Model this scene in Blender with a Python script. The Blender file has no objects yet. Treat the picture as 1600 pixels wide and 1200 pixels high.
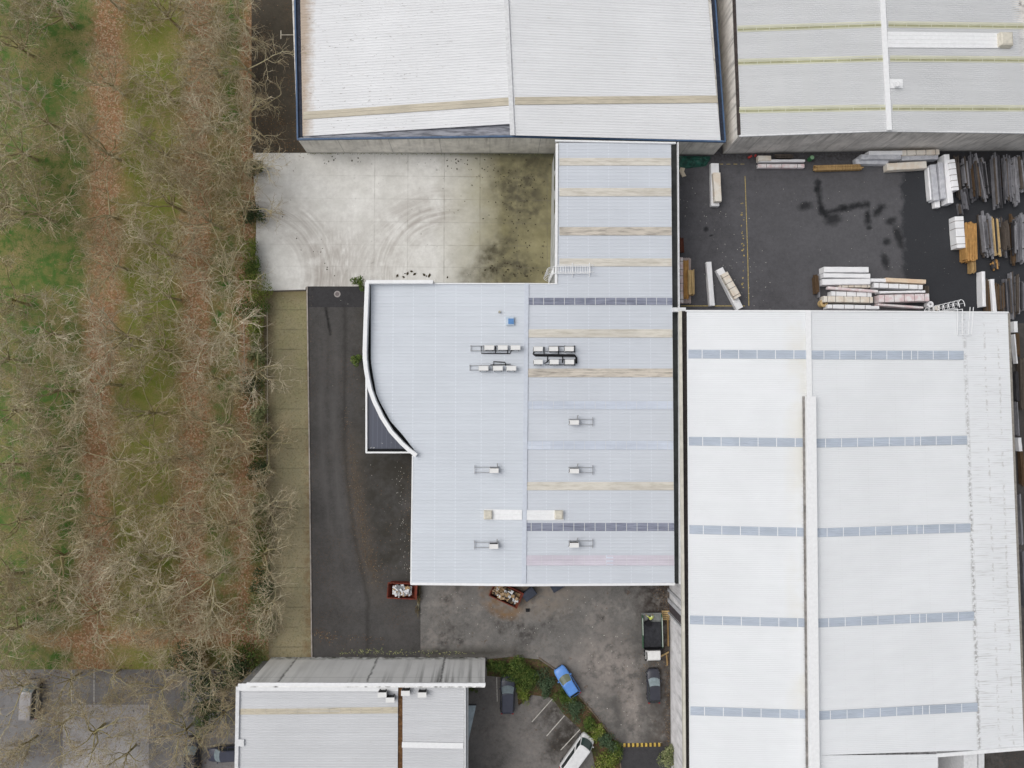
import bpy, math, random
from mathutils import Vector, Matrix, noise
R = math.radians
random.seed(7)
S = bpy.context.scene
col = S.collection

# ------------------------------------------------------------------ camera (drone looking almost straight down)
F, H = 1110.0, 92.0                      # focal length in photo pixels (1600 wide), flying height in metres
NX, NY = 765.0, 645.0                    # where the plumb line under the drone meets the picture
d = Vector((800 - NX, NY - 600, -F)).normalized()
r_ = d.cross(Vector((0, 1, 0))).normalized()
u_ = r_.cross(d)
cam_d = bpy.data.cameras.new('camera')
cam = bpy.data.objects.new('camera', cam_d)
col.objects.link(cam)
cam.matrix_world = Matrix(((r_.x, u_.x, -d.x, 0), (r_.y, u_.y, -d.y, 0), (r_.z, u_.z, -d.z, H), (0, 0, 0, 1)))
cam_d.sensor_width = 36
cam_d.lens = F / 1600 * 36
cam_d.clip_end = 2000
S.camera = cam

# ------------------------------------------------------------------ sky, sun, exposure (bright overcast)
SUN_EL, SUN_AZ = 56, 285
w = bpy.data.worlds.new('World')
S.world = w
w.use_nodes = True
wt = w.node_tree
bg = wt.nodes['Background']
sky = wt.nodes.new('ShaderNodeTexSky')
sky.sky_type = 'NISHITA'
sky.sun_disc = False
sky.sun_elevation = R(SUN_EL)
sky.sun_rotation = R(SUN_AZ)
sky.dust_density = 6
sky.air_density = 1.0
sky.ozone_density = 1.0
hs = wt.nodes.new('ShaderNodeHueSaturation')
hs.inputs['Saturation'].default_value = 0.22
wt.links.new(sky.outputs[0], hs.inputs['Color'])
wt.links.new(hs.outputs[0], bg.inputs[0])
bg.inputs[1].default_value = 0.15
sd = bpy.data.lights.new('sun', 'SUN')
sd.energy = 0.55
sd.angle = R(50)
sd.color = (1, 0.97, 0.93)
so = bpy.data.objects.new('sun', sd)
col.objects.link(so)
sv = Vector((math.sin(R(SUN_AZ)) * math.cos(R(SUN_EL)), math.cos(R(SUN_AZ)) * math.cos(R(SUN_EL)), math.sin(R(SUN_EL))))
so.rotation_euler = sv.to_track_quat('Z', 'Y').to_euler()
S.view_settings.view_transform = 'Standard'
S.view_settings.look = 'None'
S.view_settings.exposure = -0.24
S.view_settings.gamma = 1

# ------------------------------------------------------------------ survey: photo pixel + real height -> metres
def P(px, py, z=0.0):
    v = r_ * ((px - 800) / F) + u_ * ((600 - py) / F) + d
    t = (z - H) / v.z
    return Vector((v.x * t, v.y * t, z))

def lerp(a, b, t): return a + (b - a) * t
def pw(tab, y):                                     # piecewise-linear lookup in [(y, x), ...]
    if y <= tab[0][0]: return tab[0][1]
    for (a, b), (c, e) in zip(tab, tab[1:]):
        if y <= c: return lerp(b, e, (y - a) / (c - a)) if c > a else e
    return tab[-1][1]

# ------------------------------------------------------------------ mesh helpers
W = {}
class MB:
    def __init__(s): s.v = []; s.f = []; s.m = []
    def add(s, vs, fs, m=0):
        o = len(s.v); s.v += [tuple(v) for v in vs]
        for f in fs: s.f.append(tuple(o + i for i in f)); s.m.append(m)
    def quad(s, a, b, c, e, m=0): s.add([a, b, c, e], [(0, 1, 2, 3)], m)
    def prism(s, pts, z0, z1, m=0):                 # plan polygon between two heights (z1 may be a list)
        n = len(pts); zt = z1 if isinstance(z1, (list, tuple)) else [z1] * n
        if sum(pts[i][0] * pts[(i + 1) % n][1] - pts[(i + 1) % n][0] * pts[i][1] for i in range(n)) < 0:
            pts = list(pts)[::-1]; zt = list(zt)[::-1]
        vs = [(p[0], p[1], z0) for p in pts] + [(p[0], p[1], zt[i]) for i, p in enumerate(pts)]
        s.add(vs, [tuple(range(n))[::-1], tuple(range(n, 2 * n))] + [(i, (i + 1) % n, n + (i + 1) % n, n + i) for i in range(n)], m)
    def box(s, c, dim, ang=0.0, m=0, taper=1.0):    # centre of the base, (length, width, height), turned about z
        l, wd, h = dim; ca, sa = math.cos(ang), math.sin(ang); vs = []
        for k, q in ((0, 1.0), (h, taper)):
            for x, y in ((-1, -1), (1, -1), (1, 1), (-1, 1)):
                X, Y = x * l / 2 * q, y * wd / 2 * q
                vs.append((c[0] + X * ca - Y * sa, c[1] + X * sa + Y * ca, c[2] + k))
        s.add(vs, [(3, 2, 1, 0), (4, 5, 6, 7), (0, 1, 5, 4), (1, 2, 6, 5), (2, 3, 7, 6), (3, 0, 4, 7)], m)
    def tube(s, pts, rad, n=6, m=0, cap=True):
        pts = [Vector(p) for p in pts]; k = len(pts)
        rad = rad if isinstance(rad, (list, tuple)) else [rad] * k
        up = Vector((0.31, 0.17, 0.93)); vs = []
        for i, p in enumerate(pts):
            t = (pts[min(i + 1, k - 1)] - pts[max(i - 1, 0)])
            t = t.normalized() if t.length > 1e-9 else Vector((0, 0, 1))
            a = t.cross(up)
            if a.length < 0.05: a = t.cross(Vector((1, 0, 0)))
            a.normalize(); b = t.cross(a)
            for j in range(n):
                q = 2 * math.pi * j / n
                vs.append(p + (a * math.cos(q) + b * math.sin(q)) * rad[i])
        fs = [(i * n + j, i * n + (j + 1) % n, (i + 1) * n + (j + 1) % n, (i + 1) * n + j) for i in range(k - 1) for j in range(n)]
        if cap: fs += [tuple(range(n))[::-1], tuple(range((k - 1) * n, k * n))]
        s.add(vs, fs, m)
    def bar(s, pts, wd, h, m=0):                    # rectangular bar along a polyline, pts on its top centre line
        pts = [Vector(p) for p in pts]; k = len(pts); vs = []
        for i, p in enumerate(pts):
            t = pts[min(i + 1, k - 1)] - pts[max(i - 1, 0)]; t.z = 0; t.normalize()
            n_ = Vector((-t.y, t.x, 0)) * wd / 2
            vs += [p - n_, p + n_, p + n_ - Vector((0, 0, h)), p - n_ - Vector((0, 0, h))]
        fs = [(i * 4 + a, i * 4 + b, i * 4 + 4 + b, i * 4 + 4 + a) for i in range(k - 1) for a, b in ((0, 1), (1, 2), (2, 3), (3, 0))]
        s.add(vs, [f[::-1] for f in fs] + [(0, 1, 2, 3), tuple(range(4 * k - 4, 4 * k))[::-1]], m)
    def strip(s, a, b, m=0):
        for i in range(len(a) - 1): s.quad(a[i], a[i + 1], b[i + 1], b[i], m)
    def disc(s, c, rx, ry, n=14, m=0, z1=None, jit=0):
        ps = [(c[0] + rx * math.cos(6.2832 * i / n) * (1 + random.uniform(-jit, jit)), c[1] + ry * math.sin(6.2832 * i / n) * (1 + random.uniform(-jit, jit))) for i in range(n)]
        if z1 is None: s.add([(p[0], p[1], c[2]) for p in ps], [tuple(range(n))], m)
        else: s.prism(ps, c[2], z1, m)
    def corr(s, rows, length, pitch, h, m=0, prof=((0, 0), (.6, 0), (.72, 1), (.88, 1))):
        n = max(2, int(length / pitch)); ts = [((i + a) / n, b) for i in range(n) for a, b in prof] + [(1.0, 0)]
        vs = []
        for t, k in ts:
            a, b = rows(t); vs += [a + Vector((0, 0, k * h)), b + Vector((0, 0, k * h))]
        s.add(vs, [(2 * i, 2 * i + 1, 2 * i + 3, 2 * i + 2) for i in range(len(ts) - 1)], m)
    def build(s, name, mats, parent=None, local=False, smooth=False):
        me = bpy.data.meshes.new(name)
        M = W.get(parent)
        vs = s.v
        if M is not None and not local:
            I = M.inverted(); vs = [tuple(I @ Vector(v)) for v in vs]
        me.from_pydata(vs, [], s.f)
        for mt in (mats if isinstance(mats, (list, tuple)) else [mats]): me.materials.append(mt)
        if any(s.m): me.polygons.foreach_set('material_index', s.m)
        if smooth: me.polygons.foreach_set('use_smooth', [True] * len(s.f))
        me.update()
        o = bpy.data.objects.new(name, me); col.objects.link(o)
        if parent is not None: o.parent = parent; W[o] = W[parent]
        return o

def bars(name, mt, par, lst):                       # one part per bar
    for pts, wd, h in lst:
        m = MB(); m.bar(pts, wd, h); m.build(name, mt, par)
def tag(o, label=None, cat=None, group=None, kind=None):
    if label: o['label'] = label
    if cat: o['category'] = cat
    if group: o['group'] = group
    if kind: o['kind'] = kind
    return o
def thing(name, label, cat, loc=(0, 0, 0), rz=0.0, group=None):
    o = bpy.data.objects.new(name, None); col.objects.link(o)
    o.empty_display_size = 0.3
    o.location = loc; o.rotation_euler = (0, 0, rz)
    W[o] = Matrix.Translation(Vector(loc)) @ Matrix.Rotation(rz, 4, 'Z')
    return tag(o, label, cat, group)
def dup(o, parent=None):
    c = o.copy(); col.objects.link(c)
    if parent: c.parent = parent
    for ch in list(o.children): dup(ch, c)
    return c

# ------------------------------------------------------------------ procedural material helpers
class N:
    def __init__(s, name, rough=0.85, spec=0.25, metal=0.0):
        s.mat = bpy.data.materials.new(name); s.mat.use_nodes = True
        s.t = s.mat.node_tree; s.b = s.t.nodes['Principled BSDF']
        s.b.inputs['Roughness'].default_value = rough
        s.b.inputs['Metallic'].default_value = metal
        s.b.inputs['Specular IOR Level'].default_value = spec
        s._pos = s._obj = None; s.xyz = {}
    def n(s, t, **k):
        x = s.t.nodes.new('ShaderNode' + t)
        for a, b in k.items(): setattr(x, a, b)
        return x
    def put(s, sock, v):
        if isinstance(v, (int, float)): sock.default_value = v
        elif isinstance(v, (tuple, list)): sock.default_value = tuple(v) + ((1,) if len(v) == 3 and len(sock.default_value) == 4 else ())
        else: s.t.links.new(v, sock)
    @property
    def pos(s):
        if not s._pos: s._pos = s.n('NewGeometry').outputs['Position']
        return s._pos
    @property
    def obj(s):
        if not s._obj: s._obj = s.n('TexCoord').outputs['Object']
        return s._obj
    def math(s, op, a, b=0.0, clamp=False):
        x = s.n('Math', operation=op, use_clamp=clamp); s.put(x.inputs[0], a); s.put(x.inputs[1], b); return x.outputs[0]
    def axis(s, i, co=None):
        co = co or s.pos
        if co not in s.xyz:
            x = s.n('SeparateXYZ'); s.put(x.inputs[0], co); s.xyz[co] = x.outputs
        return s.xyz[co][i]
    def ramp(s, v, lo, hi, a=0.0, b=1.0):
        x = s.n('MapRange'); x.clamp = True
        for i, q in enumerate((v, lo, hi, a, b)): s.put(x.inputs[i], q)
        return x.outputs[0]
    def noise(s, scale, lo=0.4, hi=0.6, st=(1, 1, 1), detail=4.0, rough=0.6, off=0.0, co=None, raw=False):
        m = s.n('Mapping'); s.put(m.inputs['Vector'], co or s.pos)
        m.inputs['Scale'].default_value = st; m.inputs['Location'].default_value = (off, off * 1.7, off * .3)
        x = s.n('TexNoise'); s.put(x.inputs['Vector'], m.outputs[0])
        x.inputs['Scale'].default_value = scale; x.inputs['Detail'].default_value = detail; x.inputs['Roughness'].default_value = rough
        return x.outputs[0] if raw else s.ramp(x.outputs[0], lo, hi)
    def cells(s, scale, co=None):
        x = s.n('TexVoronoi'); s.put(x.inputs['Vector'], co or s.pos); x.inputs['Scale'].default_value = scale
        return x.outputs['Color'], x.outputs['Distance']
    def mix(s, f, a, b):
        x = s.n('Mix', data_type='RGBA'); s.put(x.inputs[0], f); s.put(x.inputs[6], a); s.put(x.inputs[7], b); return x.outputs[2]
    def mul(s, a, b): return s.math('MULTIPLY', a, b)
    def mx(s, a, b): return s.math('MAXIMUM', a, b)
    def band(s, v, c, half, soft, warp=None):       # 1 inside |v-c| < half
        if warp is not None: v = s.math('ADD', v, warp)
        return s.ramp(s.math('ABSOLUTE', s.math('SUBTRACT', v, c)), half + soft, half - soft)
    def wob(s, scale, amp, off=0.0, detail=3.0):
        return s.mul(s.math('SUBTRACT', s.noise(scale, raw=True, off=off, detail=detail), 0.5), amp)
    def lines(s, v, period, half, soft, off=0.0):
        q = s.math('PINGPONG', s.math('ADD', v, off), period / 2); return s.ramp(q, half + soft, half - soft)
    def spot(s, c, rx, ry, ang=0.0, soft=0.35, warp=0.0, wscale=0.6, off=0.0):
        X = s.math('SUBTRACT', s.axis(0), c[0]); Y = s.math('SUBTRACT', s.axis(1), c[1])
        ca, sa = math.cos(ang), math.sin(ang)
        a = s.math('DIVIDE', s.math('ADD', s.mul(X, ca), s.mul(Y, sa)), rx)
        b = s.math('DIVIDE', s.math('SUBTRACT', s.mul(Y, ca), s.mul(X, sa)), ry)
        q = s.math('SQRT', s.math('ADD', s.mul(a, a), s.mul(b, b)))
        if warp: q = s.math('ADD', q, s.wob(wscale, warp, off))
        return s.ramp(q, 1 + soft, 1 - soft)
    def seg(s, a, b, half, soft=0.1, warp=0.0, wscale=2.0):   # distance to a line segment (stains, joints)
        dx, dy = b[0] - a[0], b[1] - a[1]; L2 = dx * dx + dy * dy
        X = s.math('SUBTRACT', s.axis(0), a[0]); Y = s.math('SUBTRACT', s.axis(1), a[1])
        t = s.math('DIVIDE', s.math('ADD', s.mul(X, dx), s.mul(Y, dy)), L2, True)
        ex = s.math('SUBTRACT', X, s.mul(t, dx)); ey = s.math('SUBTRACT', Y, s.mul(t, dy))
        q = s.math('SQRT', s.math('ADD', s.mul(ex, ex), s.mul(ey, ey)))
        if warp: q = s.math('ADD', q, s.wob(wscale, warp))
        return s.ramp(q, half + soft, half - soft)
    def ring(s, c, r, half, soft):
        X = s.math('SUBTRACT', s.axis(0), c[0]); Y = s.math('SUBTRACT', s.axis(1), c[1])
        q = s.math('SQRT', s.math('ADD', s.mul(X, X), s.mul(Y, Y)))
        return s.ramp(s.math('ABSOLUTE', s.math('SUBTRACT', q, r)), half + soft, half - soft), q
    def bump(s, h, strength=0.3, dist=0.02):
        x = s.n('Bump'); x.inputs['Strength'].default_value = strength; x.inputs['Distance'].default_value = dist
        s.put(x.inputs['Height'], h); s.t.links.new(x.outputs[0], s.b.inputs['Normal'])
    def done(s, c):
        s.put(s.b.inputs['Base Color'], c); return s.mat

def plain(name, c, rough=0.7, spec=0.25, metal=0.0, var=0.12, sc=2.5, co='obj'):
    n = N(name, rough, spec, metal)
    k = n.noise(sc, 0.3, 0.7, co=n.obj if co == 'obj' else None, detail=5)
    return n.done(n.mix(k, tuple(x * (1 - var) for x in c), tuple(min(1, x * (1 + var)) for x in c)))
# ================================================================== GROUND
def X(px, py=645): return P(px, py).x
def Y(py, px=765): return P(px, py).y
def sheet(name, pts, z, m):
    b = MB(); b.add([P(x, y, 0) + Vector((0, 0, z)) for x, y in pts], [tuple(range(len(pts)))])
    o = b.build(name, m); o.data.polygons[0].normal
    if o.data.polygons[0].normal.z < 0: o.data.flip_normals()
    return tag(o, kind='structure')

def m_lawn():
    n = N('lawn_ground', 0.95, 0.1)
    g = n.mix(n.noise(0.11, .4, .6, detail=5), (.052, .120, .024), (.085, .165, .038))
    g = n.mix(n.noise(0.9, .42, .62, off=3), g, (.175, .185, .06))
    ol = n.mul(n.band(n.axis(0), X(228), 4.2, 1.6, n.wob(.25, 3)), .85)
    g = n.mix(ol, g, n.mix(n.noise(1.3, .35, .65, off=9), (.145, .175, .03), (.20, .20, .045)))
    th = n.mul(n.noise(.35, .42, .62, off=5, detail=6), n.noise(5, .38, .55, off=2))
    g = n.mix(n.mul(th, .75), g, (.31, .235, .12))
    c, dist = n.cells(6.0)
    lit = n.mix(n.axis(0, c), (.40, .215, .12), (.24, .13, .07))
    lit = n.mix(n.ramp(n.axis(1, c), .72, .8), lit, (.47, .34, .23))
    wv = n.wob(.22, 3.2, 4, 5)
    wv2 = n.wob(1.6, 2.0, 8, 4)
    x = n.math('ADD', n.math('ADD', n.axis(0), n.wob(.16, 4.5, 4, 6)), n.wob(1.3, 2.6, 8, 6))
    s1 = n.band(x, X(155), 2.1, .9); s2 = n.band(x, X(302), 2.1, 1.0); s3 = n.band(x, X(384), 1.3, .8)
    yb = n.mul(n.band(n.math('ADD', n.axis(1), wv), Y(992), 1.2, .7), n.ramp(n.axis(0), X(20), X(110)))
    m = n.mx(n.mx(s1, s2), n.mx(s3, yb))
    m = n.mx(m, n.mul(n.mul(n.ramp(n.axis(0), X(290), X(360)), n.noise(.3, .45, .6, off=12)), .8))
    m = n.mul(n.mul(m, n.noise(2.4, .26, .46, off=7)), n.noise(.28, .24, .42, off=27, detail=6))
    spr = n.mul(n.noise(3.5, .60, .68, off=20), .65)
    g = n.mix(spr, g, lit)
    g = n.mix(n.mul(m, .9), g, lit)
    g = n.mix(n.mul(n.noise(7, .5, .7, off=31), .35), g, (.05, .045, .025))
    n.bump(n.noise(9, raw=True), .5, .06)
    return n.done(g)

def m_asphalt(name, base, leafy=0.0, patch=0.0, extra=None, tone=1.0):
    n = N(name, 0.9, 0.2)
    a = tuple(x * tone for x in base)
    c = n.mix(n.noise(0.28, .35, .65, detail=6), tuple(x * .78 for x in a), tuple(x * 1.2 for x in a))
    c = n.mix(n.mul(n.noise(3.2, .36, .64, off=14, detail=9, rough=.8), .5), c, tuple(x * 1.55 for x in a))
    c = n.mix(n.mul(n.noise(1.5, .55, .40, off=19, detail=9, rough=.75), .30), c, tuple(x * .55 for x in a))
    c = n.mix(n.mul(n.noise(12, .45, .75, detail=3), .4), c, tuple(x * 1.9 for x in a))
    c = n.mix(n.mul(n.noise(2.2, .6, .72, off=4), .35), c, tuple(x * .5 for x in a))
    if patch:
        k = n.mul(n.mul(n.noise(.22, .46, .58, off=15, detail=5), n.noise(1.6, .38, .6, off=6, detail=6)), patch)
        k = n.mx(k, n.mul(n.mul(n.mx(n.spot(P(945, 1035), 3.2, 3.0, 0, .6, 1.4, .5), n.spot(P(985, 1075), 1.2, 5.0, .1, .6, 1.2, .5, 3)), n.noise(1.0, .34, .6, off=2, detail=6)), patch))
        c = n.mix(n.mul(k, .6), c, (.27, .243, .222))
        k = n.mul(n.mul(n.noise(.3, .52, .66, off=28, detail=6), n.noise(1.8, .35, .6, off=3, detail=5)), patch * .8)
        c = n.mix(k, c, (.045, .041, .039))
        c = n.mix(n.mul(n.noise(1.1, .66, .7, off=40, detail=5), .6 * patch), c, (.11, .062, .035))
    if leafy:
        k = n.mul(n.mul(n.noise(.22, .45, .6, off=21), n.noise(5, .55, .63, off=2)), leafy)
        c = n.mix(k, c, (.15, .085, .04))
    if extra: c = extra(n, c)
    n.bump(n.noise(20, raw=True, detail=2), .3, .02)
    return n.done(c)

def drive_x(n, c):
    x = n.axis(0); y = n.axis(1)
    curve = n.mul(n.mul(n.ramp(y, Y(640), Y(930)), n.ramp(y, Y(640), Y(930))), 3.2)   # tracks swing east toward the south
    xx = n.math('SUBTRACT', x, curve)
    for cx, hw in ((X(502), .22), (X(522), .30)):
        k = n.band(xx, cx, hw, .55, n.wob(.3, .4))
        k = n.mul(n.mul(k, n.noise(.6, .2, .6, st=(3, .25, 1), off=2)), n.mul(n.ramp(y, Y(960), Y(800)), n.ramp(y, Y(470), Y(560))))
        c = n.mix(n.mul(k, .6), c, (.125, .120, .117))
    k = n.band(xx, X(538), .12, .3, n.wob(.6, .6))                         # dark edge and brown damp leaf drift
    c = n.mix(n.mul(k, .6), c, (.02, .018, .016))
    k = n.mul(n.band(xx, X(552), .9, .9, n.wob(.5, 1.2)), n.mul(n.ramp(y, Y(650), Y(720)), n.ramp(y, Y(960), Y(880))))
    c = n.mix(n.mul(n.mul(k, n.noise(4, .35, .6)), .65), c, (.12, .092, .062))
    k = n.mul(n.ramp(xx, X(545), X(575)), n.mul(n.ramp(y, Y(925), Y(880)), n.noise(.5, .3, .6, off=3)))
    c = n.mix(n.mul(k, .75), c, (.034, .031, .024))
    k = n.seg(P(509, 480), P(516, 522), .10, .18, .4)
    c = n.mix(k, c, (.008, .008, .008))
    return c
def yard_x(n, c):
    k = n.mul(n.mul(n.ramp(n.math('ADD', n.axis(0), n.wob(.3, 6, 3, 5)), X(905), X(960)), n.ramp(n.axis(1), Y(960), Y(1010))), n.noise(.6, .32, .55, off=44, detail=7)); c = n.mix(n.mul(k, .7), c, (.070, .067, .064))
    k = n.mul(n.mx(n.spot(P(945, 1036), 3.3, 3.0, 0, .6, 1.4, .5), n.spot(P(985, 1085), 1.2, 5.5, .1, .6, 1.2, .5, 3)), n.noise(.9, .38, .56, off=2, detail=8, rough=.7)); c = n.mix(n.mul(k, .75), c, (.30, .268, .245))
    k = n.mul(n.spot(P(842, 930), 4.5, 2.2, .1, .6, 1.0, .5), n.noise(1.2, .3, .55, off=3)); c = n.mix(n.mul(k, .8), c, (.25, .215, .18))
    for q, rr, hw in ((P(790, 922), 3.1, .22), (P(796, 930), 2.2, .8)):
        k, d_ = n.ring(q, rr, hw, .4); k = n.mul(n.mul(k, n.noise(.9, .35, .6, off=rr)), n.ramp(n.axis(0), X(830), X(800))); c = n.mix(n.mul(k, .75), c, (.21, .125, .06))
    k = n.mul(n.ramp(n.axis(0), X(1000), X(1035)), n.noise(1.3, .35, .6, off=8, detail=6)); c = n.mix(n.mul(k, .75), c, (.055, .042, .033))
    k = n.mul(n.spot(P(1030, 940), 2.5, 3.2, 0, .6, 1.2, .7), n.noise(1.6, .35, .6, off=5)); c = n.mix(n.mul(k, .85), c, (.035, .026, .022))
    k = n.mul(n.band(n.axis(1), Y(1020, 720), .5, .6, n.wob(1, .6)), n.ramp(n.axis(0), X(850), X(760))); c = n.mix(n.mul(k, .8), c, (.04, .038, .030))
    k = n.mul(n.noise(.9, .55, .62, off=33, detail=6), n.band(n.axis(1), Y(952), 1.2, 1.2)); return n.mix(n.mul(k, .5), c, (.27, .25, .23))
def park_x(n, c):
    for q, rx, ry in (((868, 1112), 1.5, 1.2), ((893, 1140), 2.6, 1.6), ((880, 1155), 2.2, 1.4)):
        c = n.mix(n.mul(n.mul(n.spot(P(*q), rx, ry, .8, .6, 1.3, .8), n.noise(1.3, .3, .55, off=q[0])), .85), c, (.038, .033, .028))
    return c
def lumber_x(n, c):
    c = n.mix(n.mul(n.spot(P(1330, 350), 11, 6.5, .1, .7, .8, .25), .55), c, n.mix(n.noise(2.2, .35, .65, detail=8, rough=.75), (.085, .085, .092), (.125, .125, .132)))
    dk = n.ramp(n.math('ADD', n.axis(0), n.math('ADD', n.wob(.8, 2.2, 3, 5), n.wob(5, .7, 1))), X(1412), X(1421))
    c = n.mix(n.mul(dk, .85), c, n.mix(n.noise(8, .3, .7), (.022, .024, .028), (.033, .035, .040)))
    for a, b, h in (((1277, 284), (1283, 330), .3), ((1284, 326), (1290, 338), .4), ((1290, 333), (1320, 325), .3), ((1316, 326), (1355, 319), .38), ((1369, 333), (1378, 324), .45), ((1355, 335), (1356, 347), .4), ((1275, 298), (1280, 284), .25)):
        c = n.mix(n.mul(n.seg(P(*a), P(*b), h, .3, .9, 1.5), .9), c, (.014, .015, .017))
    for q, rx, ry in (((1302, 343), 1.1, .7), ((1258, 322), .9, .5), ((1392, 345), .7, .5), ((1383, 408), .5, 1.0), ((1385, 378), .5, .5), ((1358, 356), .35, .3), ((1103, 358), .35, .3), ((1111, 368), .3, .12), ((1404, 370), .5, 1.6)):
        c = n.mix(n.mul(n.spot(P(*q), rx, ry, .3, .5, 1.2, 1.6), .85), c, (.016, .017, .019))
    k = n.mul(n.band(n.axis(1), Y(243, 1300), .9, .7, n.wob(.6, 1.5)), n.noise(3, .4, .6))
    c = n.mix(n.mul(k, .6), c, (.03, .024, .02))
    return n.mix(n.mul(n.noise(3.2, .70, .73, off=17), .55), c, (.20, .19, .18))

def m_concrete():
    n = N('concrete_slab', 0.9, 0.2)
    x = n.axis(0); y = n.axis(1)
    c = n.mix(n.noise(.35, .35, .65, detail=6), (.65, .642, .605), (.76, .752, .72))
    c = n.mix(n.mul(n.noise(1.2, .38, .66, off=4, detail=9, rough=.7), .45), c, (.47, .455, .425))
    for q, rr, hw, amt in ((P(398, 428), 8.4, 2.0, .9), (P(705, 432), 8.6, 2.3, .8), (P(700, 470), 13.0, 1.6, .5), (P(330, 470), 13.6, .9, .35)):
        k, dist = n.ring(q, rr, hw, 2.0)
        cx = n.n('CombineXYZ'); n.put(cx.inputs[0], dist); n.put(cx.inputs[1], n.mul(x, .06)); n.put(cx.inputs[2], n.mul(y, .06))
        fine = n.noise(2.2, .36, .62, co=cx.outputs[0], detail=5, off=rr)
        k = n.mul(n.mul(k, fine), n.noise(.5, .3, .55, off=9))
        k = n.mul(k, n.ramp(x, X(745), X(690)))
        c = n.mix(n.mul(k, amt * .9), c, (.36, .33, .30))
    k = n.mul(n.band(x, X(523), 2.6, 2.0), n.ramp(y, Y(330), Y(400)))
    c = n.mix(n.mul(n.mul(k, n.noise(1.2, .3, .6, st=(3, .5, 1))), .55), c, (.31, .275, .245))
    e = n.ramp(n.math('ADD', x, n.wob(.15, 5, 2, 5)), X(676), X(785))       # mossy eastern half
    mo = n.mix(n.noise(.4, .35, .65, off=6, detail=6), (.285, .258, .135), (.195, .175, .08))
    c = n.mix(n.mul(e, .95), c, mo)
    dk = n.mx(n.spot(P(815, 300), 3.6, 5.2, .1, .5, 1.3, .35), n.mx(n.spot(P(790, 425), 4.6, 2.4, .2, .5, 1.3, .4), n.spot(P(780, 390), 3.6, 1.5, .8, .5, 1.2, .4)))
    dk = n.mx(dk, n.mul(n.spot(P(838, 262), 3.4, 2.4, 0, .5, 1.0, .4), .9))
    c = n.mix(n.mul(dk, n.noise(.8, .25, .6, off=13, detail=6)), c, (.095, .086, .056))
    sp = n.mul(n.noise(1.3, .66, .70, off=25, detail=5), n.ramp(x, X(500), X(800), .1, .8))
    c = n.mix(n.mul(sp, .9), c, (.055, .042, .028))
    for jx in (585, 637, 694, 750, 808, 855):
        c = n.mix(n.mul(n.mul(n.band(x, X(jx, 340), .035, .06, n.wob(1, .08)), n.noise(.5, .3, .6, off=jx)), .45 if jx < 690 else .7), c, (.14, .13, .10))
    for jy in (275, 311, 347, 383, 417):
        k = n.mul(n.mul(n.band(y, Y(jy, 620), .03, .06, n.wob(1, .08)), n.noise(.4, .32, .6, off=jy)), n.ramp(x, X(560), X(720), .25, .7))
        c = n.mix(k, c, (.15, .14, .11))
    k = n.mul(n.ramp(y, Y(248), Y(241)), n.ramp(x, X(560), X(780)))
    c = n.mix(n.mul(k, .8), c, (.10, .10, .07))
    return n.done(c)

def m_mossy():
    n = N('mossy_concrete', 0.95, 0.1)
    x = n.axis(0); y = n.axis(1)
    c = n.mix(n.noise(.3, .35, .65, detail=6), (.295, .255, .17), (.235, .22, .14))
    c = n.mix(n.mul(n.ramp(y, Y(760), Y(560)), n.noise(.4, .3, .6, off=2)), c, (.24, .228, .125))
    c = n.mix(n.mul(n.noise(3.5, .42, .62, off=8, detail=8, rough=.75), .65), c, (.33, .28, .165))
    c = n.mix(n.mul(n.noise(5, .52, .66, off=3, detail=7, rough=.7), .7), c, (.13, .115, .055))
    for jy in range(484, 1020, 31):
        c = n.mix(n.mul(n.mul(n.band(y, Y(jy, 450), .03, .09, n.wob(2, .2)), n.noise(.7, .35, .6, off=jy)), n.ramp(x, X(425), X(440), .15, .75)), c, (.06, .055, .035))
    k = n.mul(n.ramp(x, X(432), X(418)), n.noise(.8, .3, .55, off=77, detail=7)); c = n.mix(n.mul(k, .8), c, n.mix(n.noise(5, .4, .6), (.10, .075, .045), (.22, .17, .11)))
    k = n.ramp(x, X(474, 700), X(482, 700)); c = n.mix(n.mul(n.mul(k, n.noise(1, .4, .6)), .6), c, (.18, .11, .055))
    k = n.ramp(y, Y(474, 450), Y(455, 450)); c = n.mix(n.mul(k, .5), c, (.15, .105, .055))
    return n.done(c)

ASP = (.065, .062, .060)
base = MB(); base.quad((-320, -320, 0), (320, -320, 0), (320, 320, 0), (-320, 320, 0))
tag(base.build('ground', m_asphalt('ground_earth', (.055, .048, .040), .6)), kind='structure')
sheet('lawn', [(-700, -600), (396, -600), (398, 240), (414, 455), (428, 1046), (-700, 1046)], .004, m_lawn())
sheet('alley', [(393, -300), (500, -300), (500, 240), (393, 240)], .008, m_asphalt('alley_asphalt', (.060, .052, .040), 1.0))
sheet('concrete_yard', [(396, 239), (905, 239), (905, 480), (566, 480), (560, 450), (478, 448), (477, 453), (403, 455), (399, 400), (401, 330), (397, 300)], .012, m_concrete())
sheet('mossy_strip', [(412, 456), (479, 455), (488, 1030), (420, 1030)], .012, m_mossy())
sheet('driveway', [(479.5, 448), (760, 448), (760, 912), (657, 912), (657, 1035), (488, 1035)], .008, m_asphalt('driveway_asphalt', ASP, .3, 0, drive_x))
sheet('driveway_patch', [(480, 447.5), (575, 447.5), (573, 480), (480.5, 480)], .016, m_asphalt('driveway_patch_asphalt', (.040, .039, .041)))
sheet('service_yard', [(657, 890), (1060, 890), (1060, 1166), (965, 1166), (900, 1082), (868, 1048), (842, 1030), (657, 1036)], .008, m_asphalt('service_yard_asphalt', (.142, .136, .129), .25, .95, yard_x))
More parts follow.
